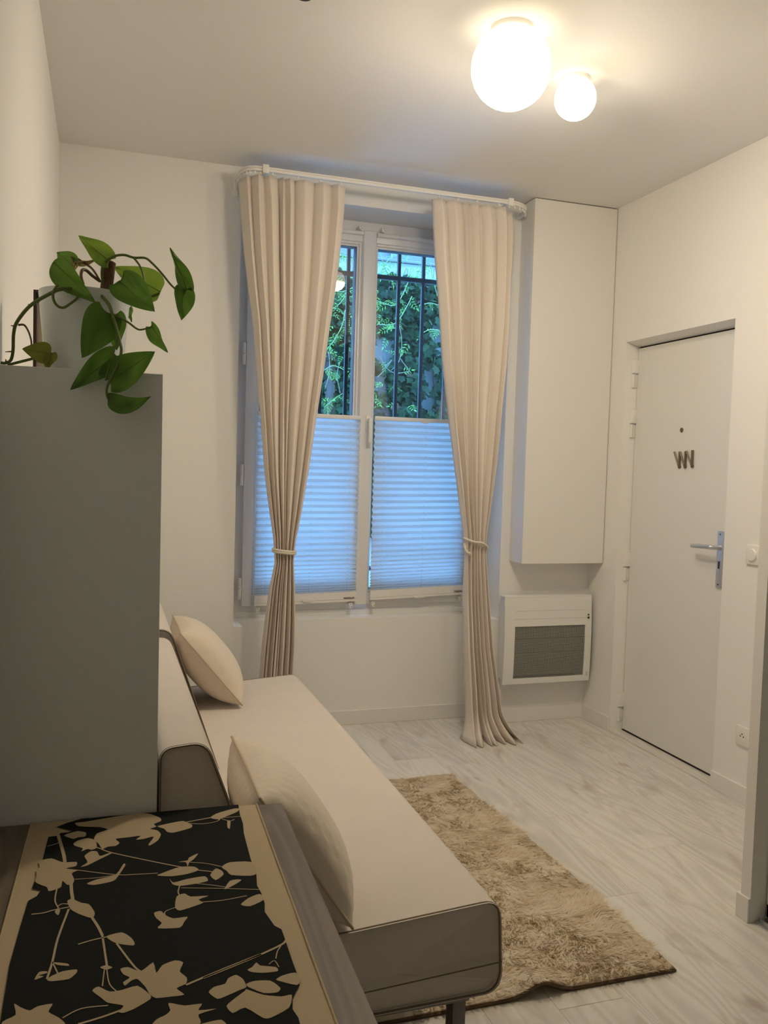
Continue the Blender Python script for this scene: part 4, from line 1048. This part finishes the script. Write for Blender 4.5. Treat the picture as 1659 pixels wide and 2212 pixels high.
B_ = [
 [(440,1820),(500,1800),(610,1798),(682,1850),(660,1882),(560,1887),(450,1842)],
 [(296,1980),(350,1930),(430,1870),(440,1860),(560,1900),(690,1912),(765,1900),(745,1992),(620,2062),(560,2067),(430,1992),(340,2032)],
 [(446,1720),(480,1700),(510,1668),(540,1690),(650,1700),(663,1730),(560,1742),(480,1737)],
 [(650,1790),(700,1760),(790,1740),(830,1790),(800,1830),(690,1805)],
 [(60,2130),(190,2090),(260,2080),(300,2120),(260,2180),(100,2200)],
]
def round_poly(p, n=3):
    p = [Vector(q) for q in p]; N = len(p); out = []
    for i in range(N):
        a, b, c, d = p[i-1], p[i], p[(i+1) % N], p[(i+2) % N]
        for k in range(n):
            t = k/n; q = 0.5*((2*b)+(c-a)*t+(2*a-5*b+4*c-d)*t*t+(3*b-a-3*c+d)*t**3); out.append(q.lerp(b.lerp(c, t), 0.35))
    return out
for poly, fn in [(p, ra) for p in A_]+[(p, rb2) for p in B_]:
    pts = round_poly([fn(*q) for q in poly]); pm = MB()
    pm.v = [(p.x, min(p.y, 1.589), ZF) for p in pts]; pm.f = [tuple(range(len(pts)))]
    build('flower_print', pm, M['runner_print'], rn, smooth=False, recalc=False)
sm_ = MB()
for w, fn, pts in ((14,ra,[(370,310),(405,430),(415,490)]), (14,ra,[(455,630),(458,680),(467,735)]), (9,ra,[(440,790),(370,980),(335,1130),(300,1240)]), (12,ra,[(585,840),(625,900),(655,960)]),
    (9,ra,[(655,960),(670,1060),(685,1160)]), (8,ra,[(500,1017),(590,990),(680,970)]), (9,ra,[(745,1010),(860,1160),(920,1200)]), (5,ra,[(668,1178),(655,1285)]), (5,ra,[(683,1178),(700,1270),(745,1318)]),
    (6,ra,[(365,655),(352,735),(375,785)]), (6,ra,[(440,760),(400,757),(365,775)]), (8,ra,[(200,825),(280,815),(340,798),(440,778)]), (6,ra,[(335,1130),(370,1205)]),
    (6,ra,[(490,540),(740,570),(870,568),(1010,560)]), (5,ra,[(478,600),(620,590),(745,572)]), (7,ra,[(600,390),(640,402),(720,430),(1000,490),(1165,522)]), (5,ra,[(1215,490),(1320,498),(1432,522)]), (7,ra,[(1260,540),(1370,552)]),
    (5,ra,[(1235,625),(1340,635),(1450,650)]), (5,ra,[(1160,655),(1400,658),(1665,665)]), (6,ra,[(1150,640),(1140,680),(1150,705)]), (6,ra,[(1298,745),(1420,735),(1580,705)]), (5,ra,[(1125,780),(1060,805),(1055,835)]),
    (8,ra,[(1170,237),(1260,220),(1350,203)]), (5,ra,[(1185,240),(1300,243),(1385,228),(1410,210)]), (5,ra,[(1395,205),(1480,200),(1555,195)]), (5,ra,[(1420,212),(1470,225),(1500,215)]),
    (5,ra,[(300,388),(345,376),(390,362)]), (13,ra,[(1190,1278),(1420,1180),(1670,1080)]), (7,ra,[(690,1410),(520,1430),(400,1490)]), (12,ra,[(775,1440),(650,1485),(500,1530)]),
    (14,rb2,[(130,1780),(450,1650),(680,1545),(722,1508)]), (6,rb2,[(685,1550),(660,1590),(650,1640)]), (5,rb2,[(600,1680),(640,1655),(672,1700)])):
    q = [fn(*p) for p in pts]; sc = (q[0]-Vector((0, 0, CAMZ))).length/FPX/(2.9625 if fn is ra else 3.318)
    q = spline(q, 5)
    sm_.strip([(p.x, min(p.y, 1.589)) for p in q], w*sc*1.25, ZF+0.0001)
build('stem_print', sm_, M['runner_print'], rn, smooth=False, recalc=False)['kind'] = 'stuff'
tag(rn, 'black cotton table runner with cream flower silhouettes and plain cream borders', 'table runner')

# ------------------------------------------------------------------ outside: grille, garden wall, climbers
gr = empty('window_grille', (1.3, 4.73, NZ0))
GY = 4.75
for x in (0.70, 0.85, 1.0, 1.15, 1.298, 1.45, 1.60, 1.75, 1.90, 2.04):
    build('bar', MB().box(x-0.010, x+0.010, GY-0.010, GY+0.010, NZ0, NZ1, 0.003), M['iron'], gr)
build('middle_stile', MB().box(1.328, 1.352, GY-0.012, GY+0.012, NZ0, NZ1, 0.003), M['iron'], gr)
for z, hgt in ((2.475, 0.013), (2.648, 0.016), (0.80, 0.013)):
    build('rail', MB().box(NX0+0.002, NX1-0.002, GY-0.012, GY+0.012, z-hgt, z+hgt, 0.003), M['iron'], gr)
tag(gr, 'black iron bar grille standing outside the window panes', 'window grille')

struct('ground', MB().box(-8, 14, YOUT, 16, -0.3, -0.1), M['earth'])
GWY = 9.0
gw_top = Yp(870, 563, GWY).z
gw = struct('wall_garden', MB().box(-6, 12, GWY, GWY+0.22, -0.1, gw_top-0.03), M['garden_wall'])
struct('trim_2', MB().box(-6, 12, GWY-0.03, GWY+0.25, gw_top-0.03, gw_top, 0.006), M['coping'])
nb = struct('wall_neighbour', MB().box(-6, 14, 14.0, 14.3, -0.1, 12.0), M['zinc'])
for k in range(20): build('seam', MB().box(-5.9+k*0.95, -5.87+k*0.95, 13.96, 14.0, -0.1, 12.0), M['coping'], nb, smooth=False)
build('band', MB().box(-6, 14, 13.93, 14.0, 4.62, 4.70), M['coping'], nb, smooth=False)
struct('wall_upper', MB().box(-5, 9, 4.35, YOUT, 3.015, 9.0).box(-5, XL-0.25, 4.35, YOUT, -0.1, 3.015).box(XR+0.3, 9, 4.35, YOUT, -0.1, 3.015), M['wall'])

def ivy_poly(s):
    a = [(0, -0.42), (0.20, -0.50), (0.46, -0.30), (0.36, -0.08), (0.50, 0.16), (0.24, 0.22), (0.14, 0.34), (0.0, 0.62), (-0.14, 0.34), (-0.24, 0.22), (-0.50, 0.16), (-0.36, -0.08), (-0.46, -0.30), (-0.20, -0.50)]
    vs = [(0, 0, 0.05*s)]+[(x*s, y*s, -0.10*s*abs(x)) for x, y in a]
    return vs, [(0, i+1, (i+1) % 14+1) for i in range(14)]
def jas_poly(s):
    vs = []; fs = []
    for k in range(3):
        for sg in (-1, 1):
            b = Vector((0, s*(0.15+0.3*k), 0)); d = Vector((sg*0.85, 0.55, 0)).normalized(); p = Vector((-d.y, d.x, 0)); l = s*(0.5-0.06*k); n = len(vs)
            vs += [b, b+d*l*0.45+p*l*0.14, b+d*l, b+d*l*0.45-p*l*0.14]; fs.append((n, n+1, n+2, n+3))
    n = len(vs); b = Vector((0, s*0.95, 0)); vs += [b, b+Vector((0.08*s, 0.2*s, 0)), b+Vector((0, 0.55*s, 0)), b+Vector((-0.08*s, 0.2*s, 0))]; fs.append((n, n+1, n+2, n+3))
    return [tuple(v) for v in vs], fs
rnd = random.Random(11)
def cover(u, v):
    """is this pixel of the wall overgrown (bare plaster shows in a few windows)"""
    bare = (((830, 760), 26, 34), ((945, 720), 18, 22), ((930, 820), 14, 26), ((925, 870), 16, 20), ((712, 850), 14, 55), ((770, 860), 10, 40), ((965, 760), 20, 26), ((820, 830), 14, 24), ((705, 780), 10, 30), ((825, 890), 26, 10))
    for (a, b), p, q in bare:
        if ((u-a)/p)**2+((v-b)/q)**2 < 1: return False
    return True
ivy = empty('climbing_ivy', (2.9, GWY-0.05, -0.1))
lm = []
for nm, mt in (('ivy_leaf', 'ivy'), ('ivy_leaf_dry', 'ivy_dry')):
    vs, fs = ivy_poly(1.0); me = bpy.data.meshes.new(nm); me.from_pydata(vs, [], fs); me.materials.append(M[mt]); lm.append(me)
def place_leaf(me, p, s, par, name, tilt=0.5):
    o = bpy.data.objects.new(name, me); COL.objects.link(o); o.parent = par; o.location = p-ORG[par]; o.scale = (s, s, s)
    o.rotation_euler = (math.radians(90)+rnd.gauss(0.35, tilt), rnd.gauss(0, 0.9), rnd.gauss(0, tilt))
    o.rotation_euler = (Matrix.Rotation(rnd.gauss(0, tilt), 3, 'Z') @ Matrix.Rotation(math.radians(90)-rnd.gauss(0.4, tilt), 3, 'X') @ Matrix.Rotation(math.pi+rnd.gauss(0, 0.9), 3, 'Z')).to_euler()
    return o
cnt = 0
while cnt < 290:
    u = rnd.uniform(690, 990); v = rnd.uniform(605, 905)
    if 776 < u < 816 or not cover(u, v): continue
    if u < 776 and rnd.random() < 0.35: continue
    y = GWY-rnd.uniform(0.12, 0.28)
    place_leaf(lm[1] if rnd.random() < 0.06 else lm[0], Yp(u, v, y), rnd.uniform(0.065, 0.125), ivy, 'leaf'); cnt += 1
# the rest of the growth, too dense to count
def mass(n, poly, xr, zr, yr, sr, tilt, cov=True):
    mb = MB(); vs0, fs0 = poly(1.0); vs0 = [Vector(v) for v in vs0]
    c = 0
    while c < n:
        x, z, y = rnd.uniform(*xr), rnd.uniform(*zr), GWY-rnd.uniform(*yr)
        d = Vector((x, y, z-CAMZ)); q = (R_.dot(d), D_.dot(d), F_.dot(d)); u, v = CX+FPX*q[0]/q[2], CY+FPX*q[1]/q[2]
        if cov and not cover(u, v): continue
        Rm = Matrix.Rotation(rnd.gauss(0, tilt), 3, 'Z') @ Matrix.Rotation(math.radians(90)-rnd.gauss(0.4, tilt), 3, 'X') @ Matrix.Rotation(math.pi+rnd.gauss(0, 0.9), 3, 'Z')
        s = rnd.uniform(*sr); n0 = len(mb.v); mb.v += [tuple(Rm @ (p*s)+Vector((x, y, z))) for p in vs0]; mb.f += [tuple(i+n0 for i in f) for f in fs0]; c += 1
    return mb
zi = Yp(870, 606, GWY).z
o = build('leaf_mass', mass(9000, ivy_poly, (1.0, 4.7), (0.6, zi), (0.07, 0.20), (0.06, 0.11), 0.5), M['ivy'], ivy, smooth=False, recalc=False); o['kind'] = 'stuff'
for k in range(16):
    u = rnd.uniform(700, 970); p0 = Yp(u, 920, GWY-0.02); pts = [p0]
    for j in range(7): pts.append(pts[-1]+Vector((rnd.uniform(-0.07, 0.07), 0, rnd.uniform(0.18, 0.3))))
    build('stem', MB().tube([(p.x, p.y-0.02, p.z) for p in spline(pts, 3)], 0.004, 5), M['twig'], ivy)
tag(ivy, 'dark green ivy covering the pale garden wall seen through the window', 'ivy')

jm = empty('climbing_jasmine', (2.6, GWY-0.4, -0.1))
vs, fs = jas_poly(1.0); jme = bpy.data.meshes.new('jasmine_leaf'); jme.from_pydata(vs, [], fs); jme.materials.append(M['jasmine'])
shoots = [[(815,650),(850,660),(868,640),(885,600),(893,575)], [(815,700),(845,702),(862,690),(880,660),(890,640)], [(690,690),(715,670),(735,655),(748,640),(770,645)], [(700,760),(722,735),(740,700),(745,670)],
          [(690,640),(712,628),(740,630),(765,620)], [(820,590),(840,560),(858,548),(880,552)], [(900,600),(912,570),(925,556)], [(820,545),(832,580),(845,600)], [(710,560),(735,545),(760,555)], [(905,660),(930,655),(955,662)], [(912,720),(930,712),(955,716)], [(700,800),(720,790),(745,800)], [(945,640),(935,600),(930,570)], [(700,880),(725,860),(740,850)]]
for s in shoots:
    y = GWY-rnd.uniform(0.32, 0.55); pts = spline([Yp(a, b, y) for a, b in s], 5)
    build('shoot', MB().tube(pts, 0.0045, 5), M['vine_stem'], jm)
    for i in range(1, len(pts), 2):
        o = place_leaf(jme, pts[i], rnd.uniform(0.065, 0.11), jm, 'leaf', 0.6)
for s in ([(825,800),(846,778),(830,800),(815,815)], [(865,775),(876,790),(888,806)], [(820,770),(835,795),(855,806),(885,802)], [(862,700),(868,740),(862,780),(845,800)], [(702,840),(712,800),(710,760)], [(735,850),(728,810),(735,780)]):
    pts = spline([Yp(a, b, GWY-0.40) for a, b in s], 5); build('dry_tendril', MB().tube(pts, 0.0045, 5), M['twig'], jm)
o = build('leaf_mass', mass(110, jas_poly, (2.0, 3.0), (zi-1.4, zi+0.4), (0.3, 0.6), (0.07, 0.12), 0.6, False), M['jasmine'], jm, smooth=False, recalc=False); o['kind'] = 'stuff'
tag(jm, 'bright green feathery climber shoots in front of the ivy outside', 'climber')
